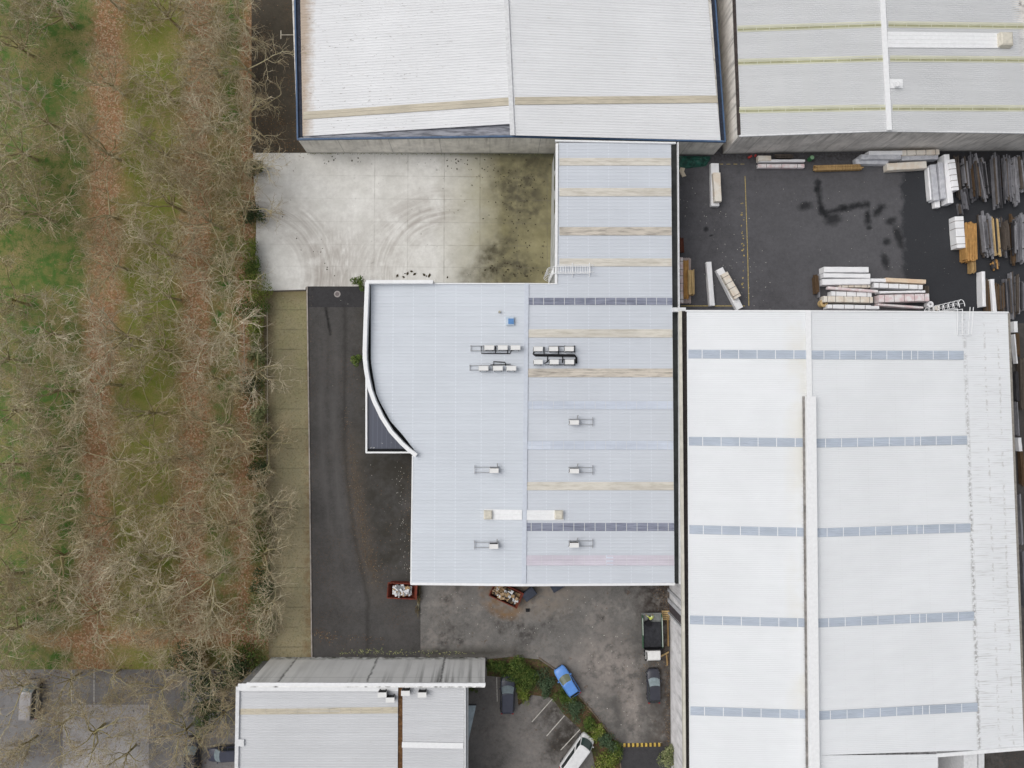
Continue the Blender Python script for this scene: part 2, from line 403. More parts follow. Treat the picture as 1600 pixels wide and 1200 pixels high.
sheet('access_road', [(962, 1166), (1056, 1166), (1060, 1400), (975, 1400)], .012, m_asphalt('access_road_asphalt', (.045, .044, .047)))
sheet('car_park', [(700, 1050), (840, 1030), (868, 1048), (900, 1082), (965, 1166), (975, 1400), (700, 1400)], .004, m_asphalt('car_park_asphalt', (.158, .149, .141), .2, .75, park_x))
sheet('lumber_yard', [(1040, 225), (1720, 225), (1720, 505), (1040, 505)], .008, m_asphalt('lumber_yard_asphalt', (.077, .076, .082), 0, 0, lumber_x))
sheet('eastern_yard', [(1540, 505), (1760, 505), (1760, 1400), (1540, 1400)], .004, m_asphalt('eastern_yard_asphalt', (.055, .052, .050), .3, .3))
sheet('western_car_park', [(-500, 1046), (400, 1046), (400, 1500), (-500, 1500)], .008, m_asphalt('western_car_park_asphalt', (.165, .161, .162), .8, .15))
sheet('parking_slab', [(99, 1101), (232, 1101), (235, 1400), (96, 1400)], .012, m_asphalt('parking_slab_surface', (.31, .30, .297), .5, .15))

def m_soil():
    n = N('bed_soil', .95, .1); c_, d_ = n.cells(9)
    c = n.mix(n.axis(0, c_), (.075, .048, .030), (.15, .095, .055)); c = n.mix(n.noise(.8, .45, .6), c, (.06, .055, .03)); c = n.mix(n.mul(n.noise(2.5, .5, .62, off=4), .7), c, (.085, .11, .03))
    n.bump(n.noise(12, raw=True), .6, .05); return n.done(c)
sheet('planting_bed', [(761, 1030), (800, 1026), (842, 1030), (868, 1048), (900, 1083), (940, 1131), (966, 1165), (976, 1250), (940, 1250), (925, 1175), (905, 1138), (880, 1115), (862, 1090), (832, 1086), (810, 1103), (806, 1060), (761, 1056)], .020, m_soil())

# painted markings (each one flat on the asphalt)
pw_ = plain('white_road_paint', (.50, .48, .44), .8, var=.35, sc=4)
py_ = plain('yellow_road_paint', (.37, .29, .115), .8, var=.45, sc=5)
def mark(name, a, b, wd, m, z=.02, lab=None, gr=None):
    v = MB(); p, q = P(*a), P(*b); t = (q - p).normalized(); nn = Vector((-t.y, t.x, 0)) * wd / 2
    v.quad(*[Vector((k.x, k.y, z)) for k in (p - nn, q - nn, q + nn, p + nn)])
    return tag(v.build(name, m), kind='structure')
for a, b in (((864, 1091), (831, 1128)), ((882, 1118), (854, 1150)), ((906, 1140), (876, 1172)), ((831, 1086), (810, 1102)), ((776, 1058), (777, 1096)), ((850, 1041), (858, 1053))):
    mark('bay_line', a, b, .11, pw_)
for a, b in (((112, 1046), (112, 1100)), ((147, 1046), (147, 1100)), ((232, 1100), (234, 1150))):
    mark('bay_line', a, b, .10, pw_)
mark('yard_line', (1164, 275), (1168, 392), .10, py_)
mark('yard_line', (1168, 392), (1170, 478), .12, py_)
mark('yard_line', (1064, 478), (1164, 478), .12, py_)
for k in range(4): mark('yard_line', (1124 + k * 11, 256.5), (1130 + k * 11, 256.5), .08, py_)
v = MB()
for k in range(26):
    q = P(random.uniform(1158, 1163), random.uniform(315, 450)); v.disc((q.x, q.y, .021), .06 + random.random() * .10, .05 + random.random() * .08, 7, jit=.3)
tag(v.build('worn_paint', py_), kind='stuff', label='scattered flakes of worn yellow paint beside the yard line')

# driveway kerb and yard edging
kc = plain('kerb_concrete', (.34, .31, .28), .9, var=.3, sc=1.5)
b = MB(); b.bar([P(480, 448) + Vector((0, 0, .13)), P(483.5, 700) + Vector((0, 0, .13)), P(487.5, 1030) + Vector((0, 0, .13))], .16, .12)
tag(b.build('kerb', kc), kind='structure')
b = MB(); b.bar([P(412, 455.5, .1), P(476, 453.5, .1)], .18, .09)
tag(b.build('kerb', plain('dark_edging', (.10, .085, .07), .9)), kind='structure')
b = MB(); b.bar([P(x, y, .14) for x, y in ((842, 1028), (868, 1046), (900, 1081), (940, 1130), (966, 1164), (976, 1250))], .14, .13)
tag(b.build('kerb', plain('mossy_kerb', (.15, .12, .09), .95, var=.4, sc=2)), kind='structure')
# ================================================================== BUILDINGS
def m_roof(name, c, dirt=.25, dirtc=(.40, .36, .30), lines=(), rough=.45, eave=None, stripes=.25, streak=.5, linec=None):
    n = N(name, rough, .35)
    k = n.noise(.12, .35, .65, detail=4)
    a = n.mix(k, tuple(x * .972 for x in c), tuple(min(.9, x * 1.03) for x in c))
    a = n.mix(n.mul(n.noise(1.0, .42, .62, st=(.07, 1.6, 1), off=3, detail=5), stripes), a, tuple(x * .84 for x in c))
    a = n.mix(n.mul(n.noise(3.0, .62, .74, st=(.25, 1.5, 1), off=9, detail=5), dirt), a, dirtc)
    for px in lines:
        q = n.mul(n.band(n.axis(0), X2(px, 7), .03, .05), n.lines(n.axis(1), .42, .12, .08))
        a = n.mix(n.mul(q, .75), a, linec or tuple(min(.92, x * 1.25) for x in c))
    if eave: a = eave(n, a)
    n.bump(n.noise(1.4, raw=True, st=(.2, 1, 1)), .06, .05)
    return n.done(a)
def X2(px, z, py=645): return P(px, py, z).x

def m_wall(name, c, dark=(.06, .055, .05), grime=.6, joints=None, drop=True, top=5.0):
    n = N(name, .9, .15)
    a = n.mix(n.noise(.5, .35, .65, detail=6), tuple(x * .82 for x in c), tuple(x * 1.12 for x in c))
    st = n.noise(1.0, .50, .68, st=(1.3, 1.3, .07), off=5, detail=5)          # rain streaks run down the wall
    fall = n.ramp(n.axis(2), top * .15, top)
    a = n.mix(n.mul(n.mul(st, fall), grime), a, dark)
    a = n.mix(n.mul(n.noise(2.2, .5, .75, st=(1, 1, .3), off=11), grime * .35), a, tuple(x * .6 for x in dark))
    a = n.mix(n.mul(n.ramp(n.axis(2), .5, .05), .5), a, (.07, .075, .045))
    if joints: a = n.mix(n.mul(n.lines(n.axis(0), joints, .03, .03), .7), a, tuple(x * .35 for x in c))
    return n.done(a)

white = plain('white_flashing', (.80, .81, .82), .45, .35, var=.05)
dullwhite = plain('weathered_white_flashing', (.66, .67, .68), .5, .35, var=.12)
blue = plain('blue_trim', (.065, .115, .205), .5, .35, var=.2)
blk = plain('dark_gutter', (.017, .018, .020), .85, .1, var=.4)
dgrey = plain('dark_grey_metal', (.045, .047, .05), .6, .3, var=.2)
grey = plain('galvanised_metal', (.36, .37, .38), .45, .4, .3, var=.12)
cream = plain('cream_vent_paint', (.60, .57, .49), .7, var=.12, sc=3)
beige = None
def m_sky(name, c, stain=(.28, .24, .19), amt=.5, lo=.45):
    n = N(name, .5, .35)
    a = n.mix(n.noise(.5, .35, .65, st=(.35, 1, 1), detail=5), tuple(x * .9 for x in c), tuple(x * 1.07 for x in c))
    a = n.mix(n.mul(n.noise(1.8, lo, lo + .2, st=(.3, 2.2, 1), off=4, detail=6), amt), a, stain)
    return n.done(a)
sk_beige = m_sky('aged_fibreglass', (.655, .625, .56), (.40, .36, .29), .45)
sk_dirty = m_sky('stained_fibreglass', (.60, .55, .48), (.22, .20, .175), .65, .46)
sk_tan = m_sky('tan_fibreglass', (.55, .50, .40), (.36, .33, .26), .5)
sk_blue = m_sky('blue_grey_fibreglass', (.455, .51, .59), (.32, .36, .43), .3)
sk_dark = m_sky('dark_translucent_sheet', (.265, .285, .36), (.11, .12, .17), .55, .42)
sk_pale = m_sky('pale_blue_sheet', (.58, .63, .72), (.50, .54, .62), .4)
sk_pale2 = m_sky('bright_pale_sheet', (.66, .71, .80), (.58, .62, .70), .3)
sk_pink = m_sky('pinkish_sheet', (.625, .585, .655), (.58, .55, .61), .4)
sk_green = m_sky('yellow_green_fibreglass', (.40, .40, .25), (.24, .23, .15), .5)
sk_halo = m_sky('pale_yellow_flashing', (.62, .62, .50), (.50, .50, .40), .3)

def slab(par, name, mt, a, b, c, e, pitch, h, lift, divs=(), wd=.07, dm=None, label=None, split=None, prof=None, skirts=None):
    """roof sheet between four corners a-b (top edge) and e-c (bottom edge), ribs running a to b; divs = white cross straps"""
    m = MB(); up = Vector((0, 0, lift)); a, b, c, e = (k + up for k in (a, b, c, e))
    rows = lambda t: (a.lerp(e, t), b.lerp(c, t))
    m.corr(rows, (a - e).length, pitch, h, 0, **({'prof': prof} if prof else {}))
    for q in divs:
        p0, p1 = a.lerp(b, q) + Vector((0, 0, h + .006)), e.lerp(c, q) + Vector((0, 0, h + .006))
        dx = (b - a).normalized() * wd / 2
        m.quad(p0 - dx, p0 + dx, p1 + dx, p1 - dx, 1)
    o = m.build(name, [mt, dm or white], par)
    if label: o['label'] = label
    return o
SIN = ((0, 0), (.25, .75), (.5, 1), (.75, .75))

def wallbody(par, pts, mt, name='wall', ztop=None):
    """solid walls under the roof; pts = (px, py, z) around the eaves"""
    q = [P(*p) for p in pts]; m = MB()
    m.prism([(k.x, k.y) for k in q], 0, [k.z for k in q]); return m.build(name, mt, par)

# ---------------------------------------------------------------- blue-trimmed warehouse (north)
def bwarehouse():
    t = thing('warehouse', 'white roofed warehouse edged with blue trim, behind the pale concrete yard', 'warehouse', P(800, 100, 0))
    conc = m_wall('panel_concrete', (.80, .77, .71), (.18, .15, .12), .55, 6.3, top=5.2)
    wallbody(t, [(464.5, 217, 4.85), (800, 212.4, 5.9), (1133.5, 220.6, 4.75), (1106, -90, 4.75), (784, -90, 5.8), (453, -90, 4.85)], conc)
    n_ = m_roof('blue_trim_warehouse_roof', (.725, .735, .75), .35, (.42, .37, .31), (), .45,
                lambda n, a: n.mix(n.mul(n.ramp(n.math('ADD', n.axis(0), n.wob(1.5, 1.6, 2)), X2(488, 4.8), X2(470, 4.8)), .75), n.mix(n.mul(n.mul(n.noise(2.6, .64, .69, st=(.6, 1.6, 1), off=71, detail=4), n.ramp(n.axis(0), X2(800, 5), X2(520, 5))), .8), a, (.22, .20, .19)), (.36, .25, .15)))
    m = MB()
    Lw = lambda t_: (P(lerp(467.5, 473, t_), lerp(-90, 213, t_), 5.0), P(lerp(785, 800, t_), lerp(-110, 193.5, t_), 6.6))
    m.corr(Lw, 24.5, .34, .028)
    m.build('roof', n_, t)
    m = MB()
    Rw = lambda t_: (P(lerp(786, 801.5, t_), lerp(-110, 211.5, t_), 6.55), P(lerp(1098, 1126, t_), lerp(-90, 219.5, t_), 4.95))
    m.corr(Rw, 26, .34, .028)
    m.build('roof', n_, t)
    slab(t, 'skylight', sk_tan, P(474.5, 175, 5.02), P(795.5, 152.5, 6.58), P(796, 165, 6.58), P(474.5, 187, 5.02), .34, .04, .06, label='tan skylight strip rising toward the ridge')
    slab(t, 'skylight', sk_tan, P(804.5, 152, 6.55), P(1120.5, 149.5, 4.97), P(1121.5, 161, 4.97), P(804.5, 164, 6.55), .34, .04, .06, label='level tan skylight strip east of the ridge')
    m = MB(); m.bar([P(785.5, -110, 6.74), P(791, 0, 6.74), P(800.6, 211, 6.74)], .55, .12); m.build('ridge_cap', dullwhite, t)
    m = MB(); m.add([P(474, 215, 4.95), P(800.5, 212.2, 6.0), P(800.5, 192.5, 6.2), P(474, 212.4, 4.9)], [(0, 1, 2, 3)])
    m.build('flashing', m_sky('lichen_stained_flashing', (.31, .32, .36), (.085, .09, .11), .85, .42), t)
    m = MB(); bars('fascia', blue, t, [([P(456, -90, 5.1), P(460.5, 0, 5.1), P(464.7, 216, 5.1)], .2, .3), ([P(463.8, 217, 5.11), P(800, 212.5, 6.05), P(1134, 220.8, 5.06)], .2, .3), ([P(1107, -90, 5.0), P(1118, 0, 5.0), P(1133.6, 220, 5.0)], .16, .3)])
    m = MB(); m.strip([P(456.5, -90, 4.9), P(461.5, 0, 4.9), P(465.7, 215, 4.9)], [P(468.5, -90, 4.92), P(470.5, 0, 4.92), P(474, 215, 4.92)])
    gm = plain('dark_blue_gutter', (.028, .033, .05), .7, .2, var=.4); m.build('gutter', gm, t); m = MB()
    m.strip([P(1099, -90, 4.85), P(1111, 0, 4.85), P(1126, 219, 4.85)], [P(1106, -90, 4.83), P(1117, 0, 4.83), P(1132.6, 219.6, 4.83)])
    m.build('gutter', gm, t)
    m = MB(); a = P(462, 54.5, 4.0); e = P(439, 54.5, 4.0); m.tube([a, e], .05); m.tube([e + Vector((0, .55, 0)), e - Vector((0, .5, 0))], .06)
    m.build('light_bracket', plain('pale_bracket', (.48, .44, .36), .6), t)
    return t
bwarehouse()

# ---------------------------------------------------------------- grey warehouse (north-east)
def gwarehouse():
    t = thing('warehouse', 'grey roofed warehouse with yellowish skylight bands, behind the timber yard', 'warehouse', P(1380, 100, 0))
    cw = m_wall('stained_precast', (.74, .71, .67), (.075, .07, .066), .72, 2.6, top=6.6)
    wallbody(t, [(1155.5, 211.5, 6.3), (1386, 204, 7.0), (1700, 207.5, 6.2), (1700, -90, 6.2), (1373, -90, 7.0), (1143, -90, 6.3)], cw)
    rm = m_roof('grey_warehouse_roof', (.585, .595, .605), .25, (.75, .76, .77), (), .5)
    m = MB(); m.corr(lambda q: (P(lerp(1146, 1156, q), lerp(-90, 211, q), 6.42), P(lerp(1373, 1387, q), lerp(-97, 203, q), 7.5)), 25, .26, .04, 0, SIN); m.build('roof', rm, t)
    m = MB(); m.corr(lambda q: (P(lerp(1373, 1387.5, q), lerp(-97, 203.2, q), 7.5), P(lerp(1590, 1612, q), lerp(-90, 206.5, q), 6.42)), 25, .26, .04, 0, SIN); m.build('roof', rm, t)
    dv = [i / 11 + .04 for i in range(11)]
    for yl, yr, y2 in ((45.5, 38, 41), (97.5, 91.5, 93.5), (172.5, 168.3, 169.5)):
        for x0, x1, a, b, z0, z1 in ((1151 + yl * .022, 1376 + yr * .065, yl, yr, 6.45, 7.5), (1386 + yr * .05, 1597 + y2 * .05, yr + .5, y2, 7.5, 6.45)):
            slab(t, 'flashing', sk_halo, P(x0, a - 5.4, z0), P(x1, b - 5.4, z1), P(x1, b + 5.0, z1), P(x0, a + 5.0, z0), .26, .04, .02, prof=SIN)
            slab(t, 'skylight', sk_green, P(x0, a - 1.6, z0), P(x1, b - 1.6, z1), P(x1, b + 3.2, z1), P(x0, a + 3.2, z0), .2, .03, .05, dv, .07, sk_halo)
    m = MB(); m.bar([P(1375, -97, 7.66), P(1379.5, 0, 7.66), P(1390, 203, 7.66)], .62, .12); m.build('ridge_cap', white, t)
    m = MB(); m.bar([P(1156, 212, 6.56), P(1386, 203.8, 7.45), P(1620, 207.4, 6.5)], .22, .26); m.build('fascia', dullwhite, t)
    m = MB(); m.bar([P(1144, -90, 6.5), P(1155.3, 210, 6.5)], .34, .25); m.build('gutter', plain('rusty_dark_gutter', (.055, .045, .042), .8, var=.4), t)
    slab(t, 'vent_flashing', white, P(1386, 50, 7.48), P(1562, 52, 6.66), P(1562, 76, 6.66), P(1386, 75, 7.48), .5, .03, .09)
    q = P(1569.5, 63, 6.9); m = MB(); m.box((q.x, q.y, 6.55), (1.72, 1.8, .75), .02, 0, .92); m.box((q.x, q.y, 7.32), (1.5, 1.6, .12), .02, 0, .8); v = m.build('roof_vent', cream, t)
    slab(t, 'vent_flashing', white, P(1389.5, 124, 7.48), P(1410, 124, 7.40), P(1410, 138.5, 7.40), P(1389.5, 138.5, 7.48), .5, .03, .08)
    m = MB(); m.tube([P(1402, 133, 7.4), P(1402.5, 131, 8.2)], .18, 10); m.tube([P(1402.5, 131, 8.2), P(1402.5, 131, 8.3)], .3, 10); m.build('flue', plain('flue_metal', (.62, .63, .64), .4, .4, .3), t)
    return t
gwarehouse()

# ---------------------------------------------------------------- large white warehouse (east)
def wwarehouse():
    t = thing('warehouse', 'large white roofed warehouse with blue grey skylight bands, beside the timber yard', 'warehouse', P(1330, 800, 0))
    cw = m_wall('west_wall_concrete', (.78, .77, .78), (.06, .06, .065), .66, None, top=8.2)
    wallbody(t, [(1068, 487, 8.0), (1572, 489, 7.3), (1595, 1168, 7.3), (1466, 1180, 7.5), (1468, 1400, 7.5), (1077, 1400, 8.0)], cw)
    zr, ze, zs, zo = 9.5, 8.35, 8.06, 7.55
    xl = lambda y: lerp(1073, 1077, (y - 486) / 714); xr = lambda y: lerp(1263.5, 1274.5, (y - 486) / 714)
    xs = lambda y: lerp(1505, 1527, (y - 553) / 551); xo = lambda y: lerp(1574.5, 1600, (y - 488) / 667)
    wm = lambda n, a: n.mix(n.mul(n.mul(n.ramp(n.axis(0), X2(1505, 7.9), X2(1523, 7.9)), n.noise(2.2, .56, .68, st=(.12, 4.0, 1), off=6, detail=5)), n.ramp(n.axis(1), Y(480), Y(800), .15, .5)), a, (.23, .21, .19))
    def drift(n, x0, y0, x1, y1, z):
        a, b = P(x0, y0, z), P(x1, y1, z); return n.math('SUBTRACT', n.axis(0), n.math('ADD', n.mul(n.math('SUBTRACT', n.axis(1), a.y), (b.x - a.x) / (b.y - a.y)), a.x))
    wm0 = wm
    def wm(n, a):
        a = wm0(n, a)
        q = drift(n, 1261, 620, 1267, 1200, 9.4); k = n.mul(n.ramp(q, -.9, 0), n.noise(3.0, .46, .60, st=(.35, 2.2, 1), off=41, detail=6)); k = n.mul(k, n.ramp(q, .4, 0)); a = n.mix(n.mul(n.mul(k, n.ramp(n.axis(1), Y(560), Y(700))), .8), a, (.20, .185, .16))
        k = n.mul(n.mul(n.mul(n.ramp(q, -3.0, -.3), n.ramp(q, .6, 0)), n.noise(.12, .45, .6, off=6)), .5); a = n.mix(k, a, (.66, .62, .50))
        q = drift(n, 1508, 553, 1528, 1104, 8.0); k = n.mul(n.band(q, 0, .14, .22), n.noise(2.4, .44, .56, off=51, detail=6)); a = n.mix(n.mul(n.mul(k, n.ramp(n.axis(1), Y(480), Y(800), .4, 1)), .85), a, (.19, .18, .165))
        for dx in (2.6, 4.4): k = n.mul(n.band(q, dx, .06, .16), n.noise(2.4, .50, .60, off=dx)); a = n.mix(n.mul(k, .6), a, (.3, .28, .25))
        for dx in (-16.5, -12.9, -9.2, -5.6): k = n.mul(n.band(q, dx, .03, .05), n.lines(n.axis(1), .47, .10, .08)); a = n.mix(n.mul(k, .35), a, (.62, .63, .63))
        return a
    rm = m_roof('white_warehouse_roof', (.76, .78, .80), .08, (.45, .42, .36), (), .45, wm, .10)
    m = MB(); m.corr(lambda q: (P(xl(lerp(486, 1400, q)), lerp(486, 1400, q), ze), P(xr(lerp(486, 1400, q)), lerp(486, 1405, q), zr)), 72, .235, .016, 0, SIN); m.build('roof', rm, t)
    def right(y0, y1, z_at_ridge=True):
        m = MB(); L = (y1 - y0) / 12.4
        m.corr(lambda q: (P(xr(lerp(y0, y1, q)), lerp(y0, y1, q), zr), P(xo(lerp(y0, y1, q)), lerp(y0, y1, q) - .016 * (lerp(y0, y1, q) - 486), zo)), L, .235, .016, 0, SIN); return m
    m = right(487, 1180.5); m.build('roof', rm, t)
    m = MB(); y0, y1 = 1180.5, 1400
    m.corr(lambda q: (P(xr(lerp(y0, y1, q)), lerp(y0, y1, q), zr), P(1465, lerp(y0, y1, q) - 2, 8.35)), 18, .235, .016, 0, SIN); m.build('roof', rm, t)
    for yl, ym, yn, yr in ((553, 554, 554.5, 555), (689, 691.5, 692.5, 687.5), (827, 831.5, 832.5, 824.5), (968, 973, 973.5, 962), (1110, 1116, 1118, 1104.5)):
        slab(t, 'skylight', sk_blue, P(xl(yl) + 2, yl - 6.6, ze), P(xr(ym), ym - 6.6, zr), P(xr(ym), ym + 7, zr), P(xl(yl) + 2, yl + 7, ze), .235, .03, .055, [(i + .75) / 6.6 for i in range(6)], .09, prof=SIN)
        slab(t, 'skylight', sk_blue, P(xr(yn), yn - 6.8, zr), P(xs(yr), yr - 6.8, zs), P(xs(yr), yr + 7, zs), P(xr(yn), yn + 7, zr), .235, .03, .055, [(i + .9) / 9.9 for i in range(9)] + [.655], .09, prof=SIN)
    m = MB(); m.bar([P(1263, 485.5, zr + .16), P(1265, 622, zr + .16)], .62, .1); m.build('ridge_cap', white, t)
    m = MB(); a, b = P(1268, 619, zr + .9), P(1275.5, 1400, zr + .9); m.bar([a, b], 1.08, .85)
    m.bar([a + Vector((-.62, 0, -.55)), b + Vector((-.62, 0, -.55))], .16, .3, 1); m.build('ridge_vent', [white, plain('louvre_shadow', (.22, .21, .20), .8, var=.5, sc=1.5)], t)
    m = MB(); m.bar([P(1063.5, 486, 8.75), P(1065.5, 700, 8.75), P(1072, 1400, 8.75)], .3, .5)
    m.build('parapet', plain('cream_parapet', (.58, .56, .49), .8, var=.15, sc=1), t)
    m = MB(); m.strip([P(1064, 486, 8.1), P(1066, 700, 8.1), P(1072.5, 1400, 8.1)], [P(1075, 486, 8.12), P(1077, 700, 8.12), P(1081, 1400, 8.12)]); m.build('gutter', plain('brown_box_gutter', (.040, .034, .032), .85, var=.4), t)
    bars('fascia', white, t, [([P(1072, 485.5, 8.5), P(1264, 485.8, 9.62), P(1576, 488, 7.72)], .18, .3), ([P(1466, 1180.5, 8.45), P(1600.5, 1169.5, 7.75)], .42, .3)])
    m = MB(); m.bar([P(1576.5, 488, 7.6), P(1602, 1169, 7.6)], .26, .2); m.build('eave_gutter', plain('weathered_gutter', (.24, .225, .20), .7, var=.3), t)
    # ladder onto the roof with its hoop cage
    m = MB(); a = P(1497.5, 524, 8.1); b = P(1497.5, 483.5, 8.5)
    for dx in (-.3, .3):
        m.tube([a + Vector((dx, 0, .25)), b + Vector((dx, 0, .3)), Vector((b.x + dx, b.y + .25, .1))], .05, 5)
    for k in range(9): q = a.lerp(b, k / 9); m.tube([q + Vector((-.3, 0, .25)), q + Vector((.3, 0, .25))], .035, 4)
    for k in range(26): z = .4 + k * .3; m.tube([(b.x - .3, b.y + .25, z), (b.x + .3, b.y + .25, z)], .03, 4)
    for dx in (.55, .95): m.tube([a + Vector((dx, 0, 1.0)), b + Vector((dx, .1, 1.3))], .04, 5); m.tube([a + Vector((dx, 0, 0)), a + Vector((dx, 0, 1.0))], .04, 5)
    l = m.build('ladder', white, t)
    m = MB()
    for k in range(8):
        z = 2.4 + k * .95; m.tube([(b.x + .42 * math.cos(R(v_)), b.y + .3 + .8 * math.sin(R(v_)), z) for v_ in range(0, 181, 20)], .045, 4)
    for v_ in (30, 90, 150): m.tube([(b.x + .42 * math.cos(R(v_)), b.y + .3 + .8 * math.sin(R(v_)), z) for z in (2.4, 9.05)], .03, 4)
    m.build('cage', white, l)
    # loading door framing and downpipes on the west wall
    m = MB()
    for y, z0, z1, wd in ((921, 0, 6.5, .3), (937, 0, 6.5, .5), (957, 0, 6.6, .22)):
        q = P(1045.6, y, 0); m.box((q.x - .1, q.y, z0), (.24, wd, z1))
    q0, q1 = P(1045.6, 919, 0), P(1045.6, 960, 0); m.box((q0.x - .1, (q0.y + q1.y) / 2, 6.5), (.3, abs(q0.y - q1.y) + .3, .35)); m.build('door_frame', plain('grey_door_frame', (.50, .51, .53), .6, var=.15), t)
    m = MB(); q = P(1045.8, 947, 0); m.box((q.x - .02, q.y, 0.3), (.1, 1.2, 5.7)); m.build('door', plain('dark_door', (.075, .065, .07), .7, var=.3), t)
    m = MB(); q0, q1 = P(1051, 484, 7.0), P(1071, 484, 7.0); m.box(((q0.x + q1.x) / 2, q0.y, 0), (abs(q1.x - q0.x), .5, 7.2)); m.build('end_pier', dullwhite, t)
    # low annexe in the notch at the south-east corner
    m = MB()
    for x0, x1, z in ((1506, 1527, 6.8), (1529, 1538, 6.6)):
        p = [P(x0, 1174, z), P(x1, 1174, z), P(x1, 1400, z), P(x0, 1400, z)]; m.prism([(k.x, k.y) for k in p], 0, z)
    m.build('annexe', dullwhite, t)
    return t
wwarehouse()

# ---------------------------------------------------------------- office and factory building in the middle
WX = [(443, 579.5), (560, 579.5), (568, 580), (590, 583.5), (615, 588), (627, 593), (658, 610), (680, 629.5), (706, 649.5), (708, 646), (913, 643)]
ZR, ZE = 7.6, 6.6
def mz(px): return ZR - (820 - px) / 243 * .9 if px < 820 else ZR - (px - 820) / 232 * 1.0
RX = lambda y: lerp(823, 818.5, (y - 443) / 469)
EX = lambda y: lerp(1048.5, 1054, (y - 222) / 690)
def mainb():
    t = thing('office_building', 'pale blue grey roofed building with a curved white parapet, in the middle of the site', 'building', P(820, 680, 0))
    ww = m_wall('painted_wall', (.48, .49, .48), (.16, .155, .14), .5, None, top=6.5)
    wallbody(t, [(573, 440.5, 6.5), (867, 443, 7.15), (870.5, 224, 7.15), (1060, 224, 6.45), (1062.5, 911, 6.45), (646, 911, 6.5), (646, 709, 6.5), (627, 689, 6.5), (608, 668, 6.5), (592, 640, 6.5), (583, 618, 6.5), (575, 585, 6.5), (572, 552, 6.5)], ww)
    ln = (613, 645, 680, 712, 752, 788)
    rm = m_roof('blue_grey_roof', (.58, .618, .67), .07, (.5, .49, .46), ln, .42, None, .22)
    re = m_roof('blue_grey_roof_east', (.595, .628, .68), .08, (.5, .49, .46), (853, 887, 920, 953, 985, 1018), .42, None, .20)
    m = MB()
    def Lw(q):
        y = lerp(443, 912.5, q); x = pw(WX, y); return P(x, y, mz(x)), P(RX(y) - 3, y, ZR)
    n_ = int(469.5 / 12.9 / .42)
    m.corr(Lw, 469.5 / 12.9, .40, .022); m.build('roof', rm, t)
    m = MB(); m.corr(lambda q: (P(RX(lerp(443, 912.5, q)) + 2.5, lerp(443, 912.5, q), ZR), P(EX(lerp(443, 912.5, q)), lerp(443, 912.5, q), ZE)), 469.5 / 12.9, .40, .022); m.build('roof', re, t)
    m = MB(); m.corr(lambda q: (P(lerp(873, 871.5, q), lerp(223, 443, q), 7.38), P(EX(lerp(223, 443, q)), lerp(223, 443, q), ZE)), 17, .40, .022)
    o = m.build('roof', re, t); o['label'] = 'north wing roof between the concrete yard and the timber yard'
    m = MB(); m.bar([P(823, 443, ZR + .12), P(818.7, 912, ZR + .12)], .5, .08); m.build('ridge_cap', plain('blue_grey_ridge', (.56, .60, .67), .45, var=.06), t)
    dv = [(i + .45) / 14 for i in range(14)]
    def east(y0, y1, mt, lab, x0=None, divs=(), wd=.06):
        xa = x0 or RX(y0) + 3; za = mz(xa)
        slab(t, 'skylight', mt, P(xa, y0, za), P(EX(y0) - .5, y0, ZE), P(EX(y1) - .5, y1, ZE), P(xa, y1, za), .40, .035, .06, divs, wd, dullwhite, lab)
    for y0, y1, mt, lab in ((247, 259, sk_beige, 'beige skylight strip nearest the blue trim'), (294, 307, sk_beige, 'second beige skylight strip of the north wing'), (355, 368, sk_dirty, 'stained skylight strip midway along the north wing'), (404, 416.5, sk_beige, 'beige skylight strip beside the roof ladder')):
        east(y0, y1, mt, lab, 874)
    east(465.5, 476.5, sk_dark, 'dark strip between beige ladder strip and equipment', None, dv, .07)
    east(514.5, 527.5, sk_beige, 'beige strip just north of the black piped equipment')
    east(576, 589.5, sk_dirty, 'stained beige strip just south of the black piped equipment')
    east(627, 639.5, sk_pale, 'faint pale blue strip', None, dv, .04)
    east(689, 702.5, sk_pale, 'faint pale strip with one brighter end', None, dv, .04)
    slab(t, 'patch_sheet', sk_pale2, P(824, 690.5, ZR - .02), P(860, 690.5, 7.42), P(860, 702, 7.42), P(824, 702, ZR - .02), .40, .045, .07)
    east(753, 766, sk_beige, 'beige strip just north of the white ridge vents')
    east(817, 829.5, sk_dark, 'dark strip just south of the white ridge vents', None, dv, .07)
    east(867.5, 883.5, sk_pink, 'pinkish strip nearest the south eave', None, dv, .03)
    slab(t, 'patch_sheet', sk_pale2, P(947, 867, 7.05), P(958, 867, 7.0), P(958, 883, 7.0), P(947, 883, 7.05), .40, .045, .07)
    # white vent flashings with square cream vents
    slab(t, 'vent_flashing', white, P(757, 795.5, 7.37), P(815.5, 796.5, ZR), P(815.5, 812.5, ZR), P(757, 812, 7.37), 2, .02, .09)
    slab(t, 'vent_flashing', white, P(822, 797, ZR), P(881, 797, 7.36), P(881, 813, 7.36), P(822, 812.8, ZR), 2, .02, .09)
    for x in (762.5, 873):
        q = P(x, 804.3, 7.6); m = MB(); m.box((q.x, q.y, 7.35), (1.0, 1.05, .5), 0, 0, .95); m.box((q.x, q.y, 7.85), (.9, .95, .08), 0, 0, .8); m.build('roof_vent', cream, t)
    # blue roof hatch
    q = P(797, 502, 7.6); m = MB(); m.box((q.x, q.y, 7.5), (1.0, 1.0, .35)); h = m.build('roof_hatch', plain('hatch_kerb', (.52, .60, .68), .5, var=.1), t)
    m = MB(); q = P(798.5, 502, 7.9); m.box((q.x, q.y, 7.852), (.66, .66, .1)); m.build('hatch_lid', plain('blue_hatch_lid', (.10, .24, .50), .4, .4, var=.15), h)
